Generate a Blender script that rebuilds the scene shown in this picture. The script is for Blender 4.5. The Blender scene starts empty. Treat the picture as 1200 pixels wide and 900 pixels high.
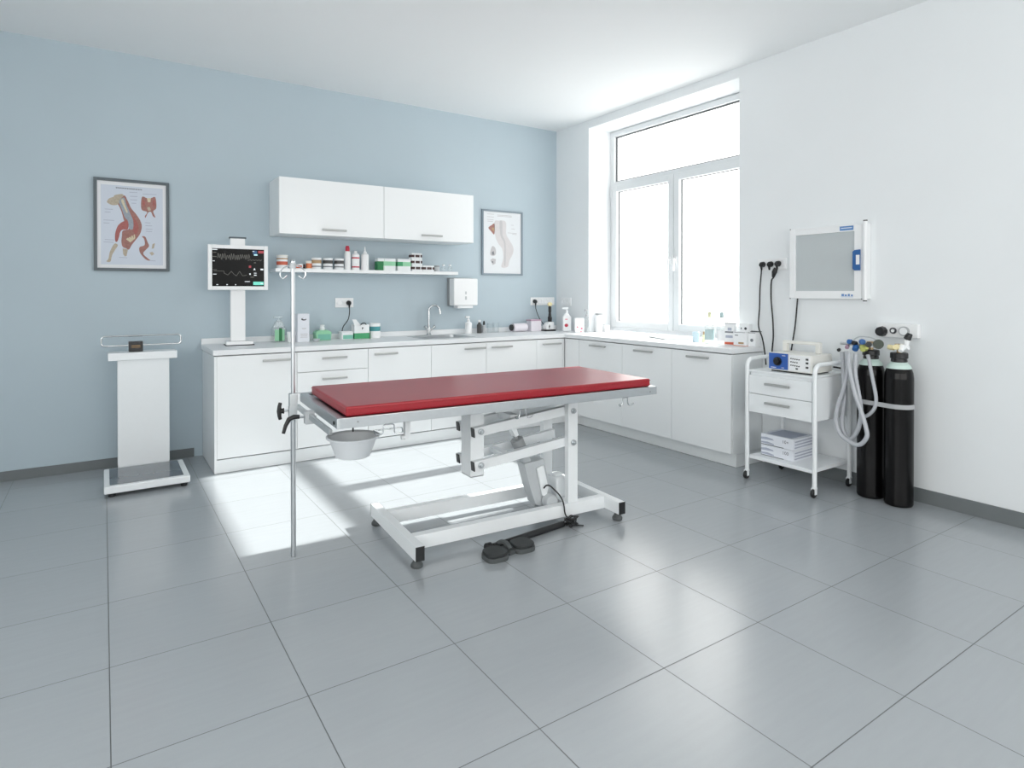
import bpy, bmesh, math, random
from mathutils import Vector, Matrix
random.seed(7)
S = bpy.context.scene
COL = S.collection
PI = math.pi

# ------------------------------------------------------------------ materials
def newmat(name):
    m = bpy.data.materials.new(name); m.use_nodes = True
    nt = m.node_tree; b = nt.nodes['Principled BSDF']
    return m, nt, b
def srgb(r, g, b):
    f = lambda c: (c/255/12.92) if c/255 <= .04045 else ((c/255+.055)/1.055)**2.4
    return (f(r), f(g), f(b), 1)
def mat(name, col, rough=.5, metal=0., coat=0., noise=0., scale=30, bump=0., spec=.5, trans=0.):
    m, nt, b = newmat(name)
    b.inputs['Base Color'].default_value = col
    b.inputs['Roughness'].default_value = rough
    b.inputs['Metallic'].default_value = metal
    b.inputs['Coat Weight'].default_value = coat
    b.inputs['Coat Roughness'].default_value = .08
    b.inputs['Specular IOR Level'].default_value = spec
    b.inputs['Transmission Weight'].default_value = trans
    tc = nt.nodes.new('ShaderNodeTexCoord')
    n = nt.nodes.new('ShaderNodeTexNoise'); n.inputs['Scale'].default_value = scale; n.inputs['Detail'].default_value = 3
    nt.links.new(tc.outputs['Object'], n.inputs['Vector'])
    if noise:
        mr = nt.nodes.new('ShaderNodeMapRange')
        mr.inputs['To Min'].default_value = 1-noise; mr.inputs['To Max'].default_value = 1+noise
        nt.links.new(n.outputs['Fac'], mr.inputs['Value'])
        mx = nt.nodes.new('ShaderNodeMix'); mx.data_type = 'RGBA'; mx.blend_type = 'MULTIPLY'; mx.inputs['Factor'].default_value = 1
        mx.inputs['A'].default_value = col
        nt.links.new(mr.outputs['Result'], mx.inputs['B'])
        nt.links.new(mx.outputs['Result'], b.inputs['Base Color'])
    if bump:
        bp = nt.nodes.new('ShaderNodeBump'); bp.inputs['Strength'].default_value = bump; bp.inputs['Distance'].default_value = .002
        nt.links.new(n.outputs['Fac'], bp.inputs['Height']); nt.links.new(bp.outputs['Normal'], b.inputs['Normal'])
    else:
        mr2 = nt.nodes.new('ShaderNodeMapRange')
        mr2.inputs['To Min'].default_value = max(0, rough-.01); mr2.inputs['To Max'].default_value = min(1, rough+.01)
        nt.links.new(n.outputs['Fac'], mr2.inputs['Value']); nt.links.new(mr2.outputs['Result'], b.inputs['Roughness'])
    return m
def emit(name, col, strength):
    m, nt, b = newmat(name)
    b.inputs['Base Color'].default_value = (0.01, .01, .01, 1)
    b.inputs['Emission Color'].default_value = col; b.inputs['Emission Strength'].default_value = strength
    b.inputs['Roughness'].default_value = .35; b.inputs['Specular IOR Level'].default_value = .15
    return m
def clear(name, tint, gloss=.08, rough=.02):
    m = bpy.data.materials.new(name); m.use_nodes = True; nt = m.node_tree; nt.nodes.clear()
    out = nt.nodes.new('ShaderNodeOutputMaterial'); mx = nt.nodes.new('ShaderNodeMixShader')
    t = nt.nodes.new('ShaderNodeBsdfTransparent'); g = nt.nodes.new('ShaderNodeBsdfGlossy')
    t.inputs['Color'].default_value = tint; g.inputs['Roughness'].default_value = rough
    lw = nt.nodes.new('ShaderNodeLayerWeight'); lw.inputs['Blend'].default_value = .15
    mr = nt.nodes.new('ShaderNodeMapRange'); mr.inputs['To Min'].default_value = gloss*.5; mr.inputs['To Max'].default_value = gloss*4
    nt.links.new(lw.outputs['Facing'], mr.inputs['Value'])
    nt.links.new(mr.outputs['Result'], mx.inputs['Fac'])
    nt.links.new(t.outputs[0], mx.inputs[1]); nt.links.new(g.outputs[0], mx.inputs[2]); nt.links.new(mx.outputs[0], out.inputs['Surface'])
    return m

M = {}
M['wall_blue'] = mat('wall_blue', srgb(184, 198, 206), .7, noise=.02, scale=3, spec=.25)
M['wall_white'] = mat('wall_white', srgb(233, 236, 238), .75, noise=.015, scale=3, spec=.25)
M['ceiling'] = mat('ceiling_paint', srgb(238, 240, 241), .85, noise=.01, scale=3, spec=.2)
M['lacquer'] = mat('white_lacquer', srgb(240, 242, 243), .22, coat=.15, noise=.01, scale=4)
M['cab'] = mat('cabinet_white', srgb(234, 237, 238), .4, noise=.01, scale=4)
M['worktop'] = mat('worktop_white', srgb(232, 234, 236), .36)
M['white'] = mat('white_plastic', srgb(240, 241, 242), .35, noise=.01)
M['whitepc'] = mat('white_powder_coat', srgb(238, 241, 243), .32, noise=.012, scale=40)
M['upvc'] = mat('window_upvc', srgb(226, 229, 231), .35, noise=.01)
M['gasket'] = mat('gasket_rubber', srgb(95, 98, 100), .6)
M['chrome'] = mat('chrome', srgb(205, 208, 210), .18, metal=1)
M['steel'] = mat('brushed_steel', srgb(196, 200, 203), .32, metal=1, noise=.05, scale=60)
M['alu'] = mat('matt_aluminium', srgb(205, 209, 211), .42, metal=.85, noise=.03, scale=50)
M['handle'] = mat('handle_aluminium', srgb(178, 179, 178), .42, metal=.55, noise=.03, scale=50)
M['red'] = mat('red_vinyl', srgb(154, 13, 31), .30, noise=.03, scale=5, spec=.6)
M['black'] = mat('black_plastic', srgb(24, 25, 27), .4, noise=.05)
M['rubber'] = mat('dark_rubber', srgb(42, 45, 46), .6, noise=.08)
M['greyrub'] = mat('grey_rubber', srgb(76, 80, 81), .55, noise=.06)
M['tank'] = mat('black_cylinder_paint', srgb(10, 9, 10), .25, spec=.25)
M['tankband'] = mat('pale_green_paint', srgb(205, 226, 219), .4)
M['strap'] = mat('grey_webbing', srgb(176, 178, 180), .8, noise=.08, scale=200)
M['greyplastic'] = mat('grey_plastic', srgb(188, 192, 195), .4, noise=.03)
M['midgrey'] = mat('mid_grey_casting', srgb(150, 153, 155), .45, noise=.04)
M['bowl'] = mat('bowl_plastic', srgb(205, 209, 213), .4, noise=.02)
M['cream'] = mat('cream_plastic', srgb(229, 228, 223), .4, noise=.015)
M['blue'] = mat('blue_plastic', srgb(44, 96, 158), .4, noise=.03)
M['bluepanel'] = mat('blue_panel', srgb(52, 96, 176), .4, noise=.02)
M['green'] = mat('green_print', srgb(70, 160, 110), .5, noise=.03)
M['ltgreen'] = mat('light_green_print', srgb(150, 208, 170), .5, noise=.03)
M['dkgreen'] = mat('dark_green_print', srgb(40, 120, 72), .45, noise=.03)
M['teal'] = mat('teal_print', srgb(70, 150, 155), .5, noise=.03)
M['mint'] = mat('mint_print', srgb(120, 184, 165), .5, noise=.03)
M['orange'] = mat('orange_print', srgb(222, 128, 84), .5, noise=.04)
M['orangered'] = mat('orange_red_print', srgb(205, 100, 75), .5, noise=.04)
M['tan'] = mat('tan_print', srgb(178, 148, 112), .5, noise=.05)
M['crimson'] = mat('crimson_plastic', srgb(188, 34, 62), .35, noise=.03)
M['pink'] = mat('pink_print', srgb(222, 110, 130), .5, noise=.03)
M['lilac'] = mat('lilac_wrap', srgb(222, 217, 224), .5, noise=.03)
M['mauve'] = mat('mauve_print', srgb(180, 150, 168), .5, noise=.03)
M['brown'] = mat('dark_brown_print', srgb(66, 44, 44), .5, noise=.05)
M['charcoal'] = mat('charcoal_print', srgb(70, 70, 70), .5, noise=.1, scale=80)
M['paper'] = mat('white_paper', srgb(236, 238, 240), .75, noise=.01)
M['card'] = mat('white_carton', srgb(226, 229, 236), .6, noise=.03, scale=20)
M['cardgrey'] = mat('grey_blue_carton_print', srgb(170, 176, 192), .6, noise=.1, scale=30)
M['ink'] = mat('grey_ink', srgb(120, 124, 130), .6)
M['dkink'] = mat('dark_ink', srgb(60, 62, 70), .6)
M['blueink'] = mat('blue_ink', srgb(96, 140, 196), .5)
M['posterpaper'] = mat('poster_paper', srgb(203, 210, 222), .5, noise=.01, scale=5)
M['postermargin'] = mat('poster_margin', srgb(230, 231, 234), .5)
M['paleposter'] = mat('pale_poster_paper', srgb(222, 225, 228), .45, noise=.008, scale=5)
M['framedark'] = mat('dark_grey_frame', srgb(82, 92, 98), .4, noise=.03)
M['framegrey'] = mat('mid_grey_frame', srgb(128, 142, 152), .4, noise=.03)
M['flesh'] = mat('anatomy_red_brown', srgb(158, 112, 104), .6, noise=.35, scale=60)
M['flesh2'] = mat('anatomy_red', srgb(166, 98, 94), .6, noise=.3, scale=70)
M['fleshblue'] = mat('anatomy_grey_blue', srgb(152, 160, 170), .6, noise=.2, scale=70)
M['bone'] = mat('anatomy_tan', srgb(180, 168, 150), .6, noise=.25, scale=70)
M['rib'] = mat('anatomy_cream', srgb(210, 198, 170), .6, noise=.2, scale=80)
M['faint'] = mat('faint_grey_print', srgb(206, 202, 203), .5, noise=.06, scale=50)
M['faint2'] = mat('faint_line_print', srgb(188, 186, 188), .5, noise=.05, scale=60)
M['screen'] = mat('screen_glass', srgb(14, 15, 16), .2, spec=.12)
M['scrwhite'] = emit('screen_white', (.8, .85, .9, 1), .75)
M['scrdim'] = emit('screen_trace', (.55, .55, .5, 1), .2)
M['scrgreen'] = emit('screen_green', (.16, .62, .5, 1), .8)
M['scrred'] = emit('screen_red', (.5, .08, .1, 1), .5)
M['scrblue'] = emit('screen_blue', (.05, .15, .32, 1), .4)
M['scraqua'] = emit('screen_aqua', (.5, .8, .9, 1), .8)
M['amber'] = emit('amber_digits', (.6, .4, .2, 1), .25)
M['film'] = mat('lightbox_diffuser', srgb(190, 196, 198), .3, noise=.02, scale=6)
M['glass'] = clear('window_glass', (.97, .985, .985, 1), .05)
M['clearplastic'] = clear('clear_plastic', (.95, .965, .965, 1), .16, .15)
M['clearglass'] = clear('clear_glass', (.95, .965, .97, 1), .14, .06)
M['smoked'] = mat('scale_glass', srgb(96, 104, 112), .1, noise=.02, spec=.8)
M['brass'] = mat('brass', srgb(190, 165, 130), .35, metal=.6)
M['yellow'] = mat('yellow_green_plastic', srgb(188, 194, 112), .4)
M['olive'] = mat('dark_olive_plastic', srgb(62, 70, 60), .4)
M['hose'] = mat('pale_grey_hose', srgb(186, 189, 195), .42, noise=.03)
M['warmbulb'] = mat('warm_cream_plastic', srgb(240, 226, 178), .4)
M['palecyan'] = mat('pale_blue_plastic', srgb(196, 216, 226), .4)
M['paleyel'] = mat('pale_yellow_plastic', srgb(226, 226, 190), .4)
M['paleteal'] = mat('pale_teal_print', srgb(172, 194, 196), .5)
M['greylid'] = mat('grey_lid', srgb(165, 168, 170), .4)

# floor: square grey porcelain tiles with fine streaks
T = .55
def floor_mat():
    m, nt, b = newmat('grey_porcelain_tiles')
    L = nt.links.new; N = nt.nodes.new
    tc = N('ShaderNodeTexCoord'); sep = N('ShaderNodeSeparateXYZ'); L(tc.outputs['Object'], sep.inputs[0])
    def math_(op, a, v=None, v2=None):
        n = N('ShaderNodeMath'); n.operation = op
        if hasattr(a, 'links'): L(a, n.inputs[0])
        else: n.inputs[0].default_value = a
        if v is not None:
            if hasattr(v, 'links'): L(v, n.inputs[1])
            else: n.inputs[1].default_value = v
        if v2 is not None: n.inputs[2].default_value = v2
        return n.outputs[0]
    lines = []
    cells = []
    for ax in ('X', 'Y'):
        d = math_('DIVIDE', sep.outputs[ax], T)
        fl = math_('FLOOR', d); cells.append(fl)
        fr = math_('FRACT', d)
        dist = math_('MINIMUM', fr, math_('SUBTRACT', 1.0, fr))
        lines.append(math_('LESS_THAN', dist, .0030))
    grout = math_('MAXIMUM', lines[0], lines[1])
    comb = N('ShaderNodeCombineXYZ'); L(cells[0], comb.inputs[0]); L(cells[1], comb.inputs[1])
    wn = N('ShaderNodeTexWhiteNoise'); wn.noise_dimensions = '2D'; L(comb.outputs[0], wn.inputs['Vector'])
    # per-tile offset streak noise
    add = N('ShaderNodeVectorMath'); add.operation = 'MULTIPLY_ADD'
    L(comb.outputs[0], add.inputs[0]); add.inputs[1].default_value = (3.7, 5.1, 0); L(tc.outputs['Object'], add.inputs[2])
    mp = N('ShaderNodeMapping'); mp.inputs['Scale'].default_value = (3, 26, 1); L(add.outputs[0], mp.inputs['Vector'])
    ns = N('ShaderNodeTexNoise'); ns.inputs['Scale'].default_value = 1.6; ns.inputs['Detail'].default_value = 2; ns.inputs['Roughness'].default_value = .5
    L(mp.outputs[0], ns.inputs['Vector'])
    ns2 = N('ShaderNodeTexNoise'); ns2.inputs['Scale'].default_value = 260; L(tc.outputs['Object'], ns2.inputs['Vector'])
    v = math_('ADD', math_('MULTIPLY', math_('SUBTRACT', ns.outputs['Fac'], .5), .07), math_('MULTIPLY', math_('SUBTRACT', wn.outputs['Value'], .5), .035))
    v = math_('ADD', v, math_('MULTIPLY', math_('SUBTRACT', ns2.outputs['Fac'], .5), .05))
    v = math_('ADD', v, 1.0)
    mx = N('ShaderNodeMix'); mx.data_type = 'RGBA'; mx.blend_type = 'MULTIPLY'; mx.inputs['Factor'].default_value = 1
    mx.inputs['A'].default_value = srgb(*FLOOR_RGB); L(v, mx.inputs['B'])
    mg = N('ShaderNodeMix'); mg.data_type = 'RGBA'; L(grout, mg.inputs['Factor']); L(mx.outputs['Result'], mg.inputs['A']); mg.inputs['B'].default_value = srgb(78, 82, 84)
    L(mg.outputs['Result'], b.inputs['Base Color'])
    r = math_('ADD', math_('MULTIPLY', ns.outputs['Fac'], .04), .20)
    r = math_('ADD', r, math_('MULTIPLY', grout, .4)); L(r, b.inputs['Roughness'])
    b.inputs['Specular IOR Level'].default_value = 1.0
    bp = N('ShaderNodeBump'); bp.inputs['Strength'].default_value = .25; bp.inputs['Distance'].default_value = .0015; bp.invert = True
    L(grout, bp.inputs['Height']); L(bp.outputs['Normal'], b.inputs['Normal'])
    return m
FLOOR_RGB = (163, 168, 172)
M['floor'] = floor_mat()
M['skirt'] = mat('grey_tile_skirting', srgb(112, 117, 119), .4, noise=.06, scale=12)

# ------------------------------------------------------------------ mesh builder
_text_cache = {}
def text_geo(s, size):
    k = (s, size)
    if k not in _text_cache:
        cu = bpy.data.curves.new('lettering', 'FONT'); cu.body = s; cu.size = size; cu.align_x = 'CENTER'; cu.align_y = 'CENTER'; cu.resolution_u = 3
        o = bpy.data.objects.new('lettering', cu); COL.objects.link(o)
        dg = bpy.context.evaluated_depsgraph_get(); dg.update()
        me = o.evaluated_get(dg).to_mesh()
        _text_cache[k] = ([v.co.copy() for v in me.vertices], [tuple(p.vertices) for p in me.polygons])
        bpy.data.objects.remove(o); bpy.data.curves.remove(cu)
    return _text_cache[k]

class MB:
    def __init__(self): self.v = []; self.f = []; self.m = []
    def _add(self, vs, fs, mi):
        b = len(self.v); self.v.extend(Vector(x) for x in vs)
        for f in fs: self.f.append(tuple(b+i for i in f)); self.m.append(mi)
    def _bm(self, bm, mi, mx=None):
        bm.verts.index_update()
        self._add([(mx @ v.co) if mx else v.co.copy() for v in bm.verts], [[v.index for v in f.verts] for f in bm.faces], mi); bm.free()
    def box(self, x0, x1, y0, y1, z0, z1, bev=.002, mi=0, seg=2, mx=None):
        bm = bmesh.new(); bmesh.ops.create_cube(bm, size=1)
        for v in bm.verts: v.co = Vector(((x0+x1)/2+v.co.x*(x1-x0), (y0+y1)/2+v.co.y*(y1-y0), (z0+z1)/2+v.co.z*(z1-z0)))
        bev = min(bev, .45*min(abs(x1-x0), abs(y1-y0), abs(z1-z0)))
        if bev > 0: bmesh.ops.bevel(bm, geom=bm.edges[:], offset=bev, segments=seg, profile=.6, affect='EDGES')
        self._bm(bm, mi, mx); return self
    def beam(self, p0, p1, w, h, bev=.003, mi=0, up=(0, 0, 1)):
        """rectangular bar from p0 to p1: w across, h along 'up'"""
        p0, p1 = Vector(p0), Vector(p1); d = p1-p0; L = d.length; x = d.normalized()
        u = Vector(up); u = (u-x*u.dot(x)).normalized(); y = u.cross(x)
        mx = Matrix((x, y, u)).transposed().to_4x4(); mx.translation = (p0+p1)/2
        return self.box(-L/2, L/2, -w/2, w/2, -h/2, h/2, bev, mi, 2, mx)
    def lathe(self, prof, c=(0, 0, 0), seg=32, mi=0, axis='Z', cap=True, mx=None):
        """prof: list of (r, h[, mi])"""
        c = Vector(c)
        def P(r, h, a):
            x, y = r*math.cos(a), r*math.sin(a)
            p = {'Z': (x, y, h), 'X': (h, x, y), 'Y': (y, h, x)}[axis]
            p = Vector(p); 
            if mx: p = mx @ p
            return p+c
        vs = [P(p[0], p[1], 2*PI*k/seg) for p in prof for k in range(seg)]
        for i in range(len(prof)-1):
            fs = [(i*seg+k, i*seg+(k+1) % seg, (i+1)*seg+(k+1) % seg, (i+1)*seg+k) for k in range(seg)]
            self._sub(vs, fs, prof[i+1][2] if len(prof[i+1]) > 2 else mi)
        if cap:
            if prof[0][0] > 1e-6: self._sub(vs, [tuple(reversed(range(seg)))], mi)
            if prof[-1][0] > 1e-6: self._sub(vs, [tuple((len(prof)-1)*seg+k for k in range(seg))], prof[-1][2] if len(prof[-1]) > 2 else mi)
        return self
    def _sub(self, vs, fs, mi):
        used = sorted({i for f in fs for i in f}); mp = {u: n for n, u in enumerate(used)}
        self._add([vs[u] for u in used], [tuple(mp[i] for i in f) for f in fs], mi)
    def cyl(self, p0, p1, r0, r1=None, seg=20, mi=0, bev=0):
        p0, p1 = Vector(p0), Vector(p1); r1 = r0 if r1 is None else r1
        d = p1-p0; L = d.length; q = Vector((0, 0, 1)).rotation_difference(d.normalized()).to_matrix()
        prof = [(r0, 0), (r1, L)] if not bev else [(r0-bev, 0), (r0, bev), (r1, L-bev), (r1-bev, L)]
        return self.lathe(prof, p0, seg, mi, 'Z', True, q)
    def tube(self, pts, r, seg=8, mi=0, smooth=0, closed=False, rib=0):
        pts = [Vector(p) for p in pts]
        if smooth:
            if isinstance(r, (list, tuple)): r = [r[min(i//smooth, len(r)-2)]*(1-(i % smooth)/smooth)+r[min(i//smooth, len(r)-2)+1]*(i % smooth)/smooth if i//smooth < len(r)-1 else r[-1] for i in range((len(pts)-1)*smooth+1)]
            pts = catmull(pts, smooth, closed)
        n = len(pts); rings = []
        t0 = (pts[1]-pts[0]).normalized()
        nrm = t0.orthogonal().normalized()
        for i, p in enumerate(pts):
            if closed: t = (pts[(i+1) % n]-pts[i-1]).normalized()
            else: t = (pts[min(i+1, n-1)]-pts[max(i-1, 0)]).normalized()
            nrm = (nrm-t*nrm.dot(t)).normalized(); bn = t.cross(nrm)
            rr = r*(1+rib*(1 if i % 2 else -1)) if rib else (r[i] if isinstance(r, (list, tuple)) else r)
            rings.append([p+rr*(math.cos(2*PI*k/seg)*nrm+math.sin(2*PI*k/seg)*bn) for k in range(seg)])
        vs = [x for q in rings for x in q]; fs = []
        for i in range(n if closed else n-1):
            j = (i+1) % n
            for k in range(seg): fs.append((i*seg+k, i*seg+(k+1) % seg, j*seg+(k+1) % seg, j*seg+k))
        if not closed: fs.append(tuple(reversed(range(seg)))); fs.append(tuple((n-1)*seg+k for k in range(seg)))
        self._add(vs, fs, mi); return self
    def prism(self, poly, a0, a1, axis='Y', mi=0, bev=0):
        """poly in the two other axes: axis Y -> (x,z); Z -> (x,y); X -> (y,z)"""
        def P(p, a): return {'Y': (p[0], a, p[1]), 'Z': (p[0], p[1], a), 'X': (a, p[0], p[1])}[axis]
        bm = bmesh.new(); n = len(poly)
        lo = [bm.verts.new(P(p, a0)) for p in poly]; hi = [bm.verts.new(P(p, a1)) for p in poly]
        bm.faces.new(lo); bm.faces.new(hi)
        for i in range(n): bm.faces.new((lo[i], lo[(i+1) % n], hi[(i+1) % n], hi[i]))
        bmesh.ops.recalc_face_normals(bm, faces=bm.faces[:])
        if bev: bmesh.ops.bevel(bm, geom=bm.edges[:], offset=bev, segments=2, profile=.6, affect='EDGES')
        self._bm(bm, mi); return self
    def cells(self, xs, ys, keep, z0, z1, bev=0, mi=0):
        bm = bmesh.new(); vt = {}
        def V(i, j):
            if (i, j) not in vt: vt[i, j] = bm.verts.new((xs[i], ys[j], z1))
            return vt[i, j]
        fs = []
        for i in range(len(xs)-1):
            for j in range(len(ys)-1):
                if keep((xs[i]+xs[i+1])/2, (ys[j]+ys[j+1])/2): fs.append(bm.faces.new((V(i, j), V(i+1, j), V(i+1, j+1), V(i, j+1))))
        r = bmesh.ops.extrude_face_region(bm, geom=fs)
        for g in r['geom']:
            if isinstance(g, bmesh.types.BMVert): g.co.z = z0
        bmesh.ops.recalc_face_normals(bm, faces=bm.faces[:])
        if bev:
            es = [e for e in bm.edges if len(e.link_faces) == 2 and e.calc_face_angle(0) > .5]
            bmesh.ops.bevel(bm, geom=es, offset=bev, segments=2, profile=.6, affect='EDGES')
        self._bm(bm, mi); return self
    def flat(self, poly, off, axis='-Y', mi=0):
        """flat polygon facing axis; poly = (a, z)"""
        if axis == '-Y': vs = [(p[0], off, p[1]) for p in poly]
        elif axis == '-X': vs = [(off, p[0], p[1]) for p in poly]
        else: vs = [(p[0], p[1], off) for p in poly]
        self._add(vs, [tuple(range(len(vs)))], mi); return self
    def rect(self, a0, a1, z0, z1, off, axis='-Y', mi=0): return self.flat([(a0, z0), (a1, z0), (a1, z1), (a0, z1)], off, axis, mi)
    def text(self, s, size, c, axis='-Y', mi=0):
        vs, fs = text_geo(s, size); c = Vector(c)
        f = {'-Y': lambda v: Vector((v.x, 0, v.y)), '-X': lambda v: Vector((0, -v.x, v.y)), 'Z': lambda v: Vector((v.x, v.y, 0))}[axis]
        self._add([f(v)+c for v in vs], fs, mi); return self
    def ball(self, c, r, seg=16, mi=0, sc=(1, 1, 1)):
        bm = bmesh.new(); bmesh.ops.create_uvsphere(bm, u_segments=seg, v_segments=seg//2+2, radius=1)
        for v in bm.verts: v.co = Vector((v.co.x*r*sc[0]+c[0], v.co.y*r*sc[1]+c[1], v.co.z*r*sc[2]+c[2]))
        self._bm(bm, mi); return self
    def build(self, name, mats, parent=None, loc=(0, 0, 0), ang=35):
        me = bpy.data.meshes.new(name); me.from_pydata(self.v, [], self.f); me.update()
        if not isinstance(mats, (list, tuple)): mats = [mats]
        for x in mats: me.materials.append(M[x] if isinstance(x, str) else x)
        me.polygons.foreach_set('material_index', self.m)
        me.polygons.foreach_set('use_smooth', [True]*len(self.f))
        try: me.set_sharp_from_angle(angle=math.radians(ang))
        except Exception: pass
        o = bpy.data.objects.new(name, me); COL.objects.link(o); o.location = loc
        if len(self.f) > 6: wn = o.modifiers.new('weighted_normal', 'WEIGHTED_NORMAL'); wn.keep_sharp = True; wn.weight = 100
        if parent: o.parent = parent
        return o
def catmull(P, k, closed=False):
    out = []; n = len(P)
    for i in range(n if closed else n-1):
        if closed: a, b, c, d = P[i-1], P[i], P[(i+1) % n], P[(i+2) % n]
        else: a, b, c, d = P[max(i-1, 0)], P[i], P[i+1], P[min(i+2, n-1)]
        for j in range(k):
            t = j/k
            out.append(.5*((2*b)+(c-a)*t+(2*a-5*b+4*c-d)*t*t+(3*b-a-3*c+d)*t**3))
    if not closed: out.append(P[-1])
    return out
def tag(o, label=None, cat=None, group=None, kind=None):
    if label: o['label'] = label
    if cat: o['category'] = cat
    if group: o['group'] = group
    if kind: o['kind'] = kind
    return o
def thing(name, label, cat, loc=(0, 0, 0), rz=0, group=None):
    o = bpy.data.objects.new(name, None); COL.objects.link(o); o.empty_display_size = .05
    o.location = loc; o.rotation_euler = (0, 0, rz)
    return tag(o, label, cat, group)
def struct(o): o['kind'] = 'structure'; return o

# ------------------------------------------------------------------ the room
YW, XW, CEIL = 3.547, 3.788, 3.188
XL0, YF0 = -2.7, -4.2            # left wall and the wall behind the camera
RY0, RY1, RZ0, RZ1, RD = 1.104, 2.982, .875, 3.103, .36   # window recess in the right wall
struct(MB().box(XL0-.2, XW+.55, YF0-.2, YW+.2, -.2, 0, 0).build('floor', 'floor'))
struct(MB().box(XL0-.2, XW+.55, YF0-.2, YW+.2, CEIL, CEIL+.2, 0).build('ceiling', 'ceiling'))
struct(MB().box(XL0-.2, XW+.55, YW, YW+.2, 0, CEIL, 0).build('wall_back', 'wall_blue'))
w = MB()
w.box(XW, XW+.5, RY1, YW, 0, CEIL, 0)
w.box(XW, XW+.30, YF0, RY0, 0, CEIL, 0); w.box(XW+.30, XW+.5, YF0, RY0-.115, 0, CEIL, 0)
w.box(XW, XW+.5, RY0, RY1, 0, RZ0, 0)
w.box(XW, XW+.5, RY0, RY1, RZ1, CEIL, 0)
struct(w.build('wall_right', 'wall_white'))
def wall_hole(name, axis, a0, a1, off0, off1, holes, m):
    w = MB(); xs = sorted({a0, a1, *[h[0] for h in holes], *[h[1] for h in holes]})
    for i in range(len(xs)-1):
        mid = (xs[i]+xs[i+1])/2; hh = [h for h in holes if h[0] < mid < h[1]]
        segs = [(0, CEIL)] if not hh else [(0, hh[0][2]), (hh[0][3], CEIL)]
        for z0, z1 in segs:
            if axis == 'x': w.box(xs[i], xs[i+1], off0, off1, z0, z1, 0)
            else: w.box(off0, off1, xs[i], xs[i+1], z0, z1, 0)
    return struct(w.build(name, m))
HF = [(-2.2, .4, .6, 2.95), (.8, 3.4, .6, 2.95)]
wall_hole('wall_front', 'x', XL0-.2, XW+.5, YF0-.2, YF0, HF, 'wall_white')
HL = [(-3.4, .5, .6, 2.95)]
wall_hole('wall_left', 'y', YF0, YW, XL0-.2, XL0, HL, 'wall_white')
struct(MB().box(XL0, .05, YW-.010, YW, 0, .072, .002).build('baseboard_back', 'skirt'))
struct(MB().box(XW-.010, XW, YF0, .86, 0, .090, .002).build('baseboard_right', 'skirt'))

# window in the recess: frame, transom light above, two opening sashes
def framebox(mb, x0, x1, y0, y1, z0, z1, t, bev=.006, tb=None):
    tb = tb or t
    mb.box(x0, x1, y0, y0+t, z0, z1, bev); mb.box(x0, x1, y1-t, y1, z0, z1, bev)
    mb.box(x0, x1, y0+t, y1-t, z1-t, z1, bev); mb.box(x0, x1, y0+t, y1-t, z0, z0+tb, bev)
WX = XW+.315
win = thing('window_1', None, None, (0, 0, 0)); struct(win)
fr = MB()
fy0, fy1 = RY0-.110, RY1  # near end carried on behind the wall, unseen, to let in more sun
framebox(fr, WX, WX+.07, fy0, fy1, .918, 3.10, .058)
fr.box(WX, WX+.07, fy0+.058, RY0+.17, 2.548, 3.042, .004)        # added out-of-view block narrowing the top light, trims its sun patch
fr.box(WX, WX+.07, fy0+.058, fy1-.058, 2.50, 2.548, .005)       # transom bar
fr.box(WX-.006, WX+.03, fy0+.058, fy1-.058, 2.49, 2.505, .004)
fr.build('window_frame', 'upvc', win)
g = MB(); framebox(g, WX+.028, WX+.042, RY0+.17, fy1-.058, 2.548, 3.042, .014, .002); g.build('gasket', 'gasket', win)
MB().box(WX+.032, WX+.038, RY0+.172, fy1-.06, 2.55, 3.04, 0).build('window_pane', 'glass', win)
mid = 2.068
for (a, b, hy) in ((mid+.003, fy1-.045, mid+.035), (fy0+.045, mid-.003, mid-.035)):
    s = MB(); framebox(s, WX-.018, WX+.05, a, b, .965, 2.502, .066, .007)
    so = s.build('window_sash', 'upvc', win)
    g = MB(); framebox(g, WX+.018, WX+.032, a+.064, b-.064, 1.029, 2.438, .008, .002); g.build('gasket', 'gasket', so)
    MB().box(WX+.022, WX+.028, a+.066, b-.066, 1.031, 2.436, 0).build('window_pane', 'glass', so)
    h = MB(); h.box(WX-.028, WX-.018, hy-.014, hy+.014, 1.62, 1.69, .003)
    h.cyl((WX-.018, hy, 1.66), (WX-.055, hy, 1.66), .008, seg=12)
    h.box(WX-.065, WX-.048, hy-.010, hy+.010, 1.55, 1.672, .005)
    h.build('window_handle', 'white', so)
MB().box(WX-.02, WX+.002, fy1-.04, fy1-.02, 2.38, 2.47, .004).build('hinge', 'upvc', win)
# added unseen windows, behind camera and left, for fill daylight; plain frames with panes
def fill_window(name, axis, a0, a1, z0, z1, off):
    o = struct(thing(name, None, None)); f = MB(); t = .06; m = (a0+a1)/2
    def bx(p0, p1, q0, q1):
        if axis == 'x': f.box(p0, p1, off-.035, off+.035, q0, q1, .004)
        else: f.box(off-.035, off+.035, p0, p1, q0, q1, .004)
    bx(a0, a0+t, z0, z1); bx(a1-t, a1, z0, z1); bx(a0+t, a1-t, z0, z0+t); bx(a0+t, a1-t, z1-t, z1); bx(m-.04, m+.04, z0+t, z1-t)
    f.build('window_frame', 'upvc', o)
    for p0, p1 in ((a0+t, m-.04), (m+.04, a1-t)):
        g = MB()
        if axis == 'x': g.box(p0, p1, off-.003, off+.003, z0+t, z1-t, 0)
        else: g.box(off-.003, off+.003, p0, p1, z0+t, z1-t, 0)
        g.build('window_pane', 'glass', o)
fill_window('fill_window_2', 'x', *HF[0], YF0-.1); fill_window('fill_window_3', 'x', *HF[1], YF0-.1); fill_window('fill_window_4', 'y', *HL[0], XL0-.1)

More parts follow.
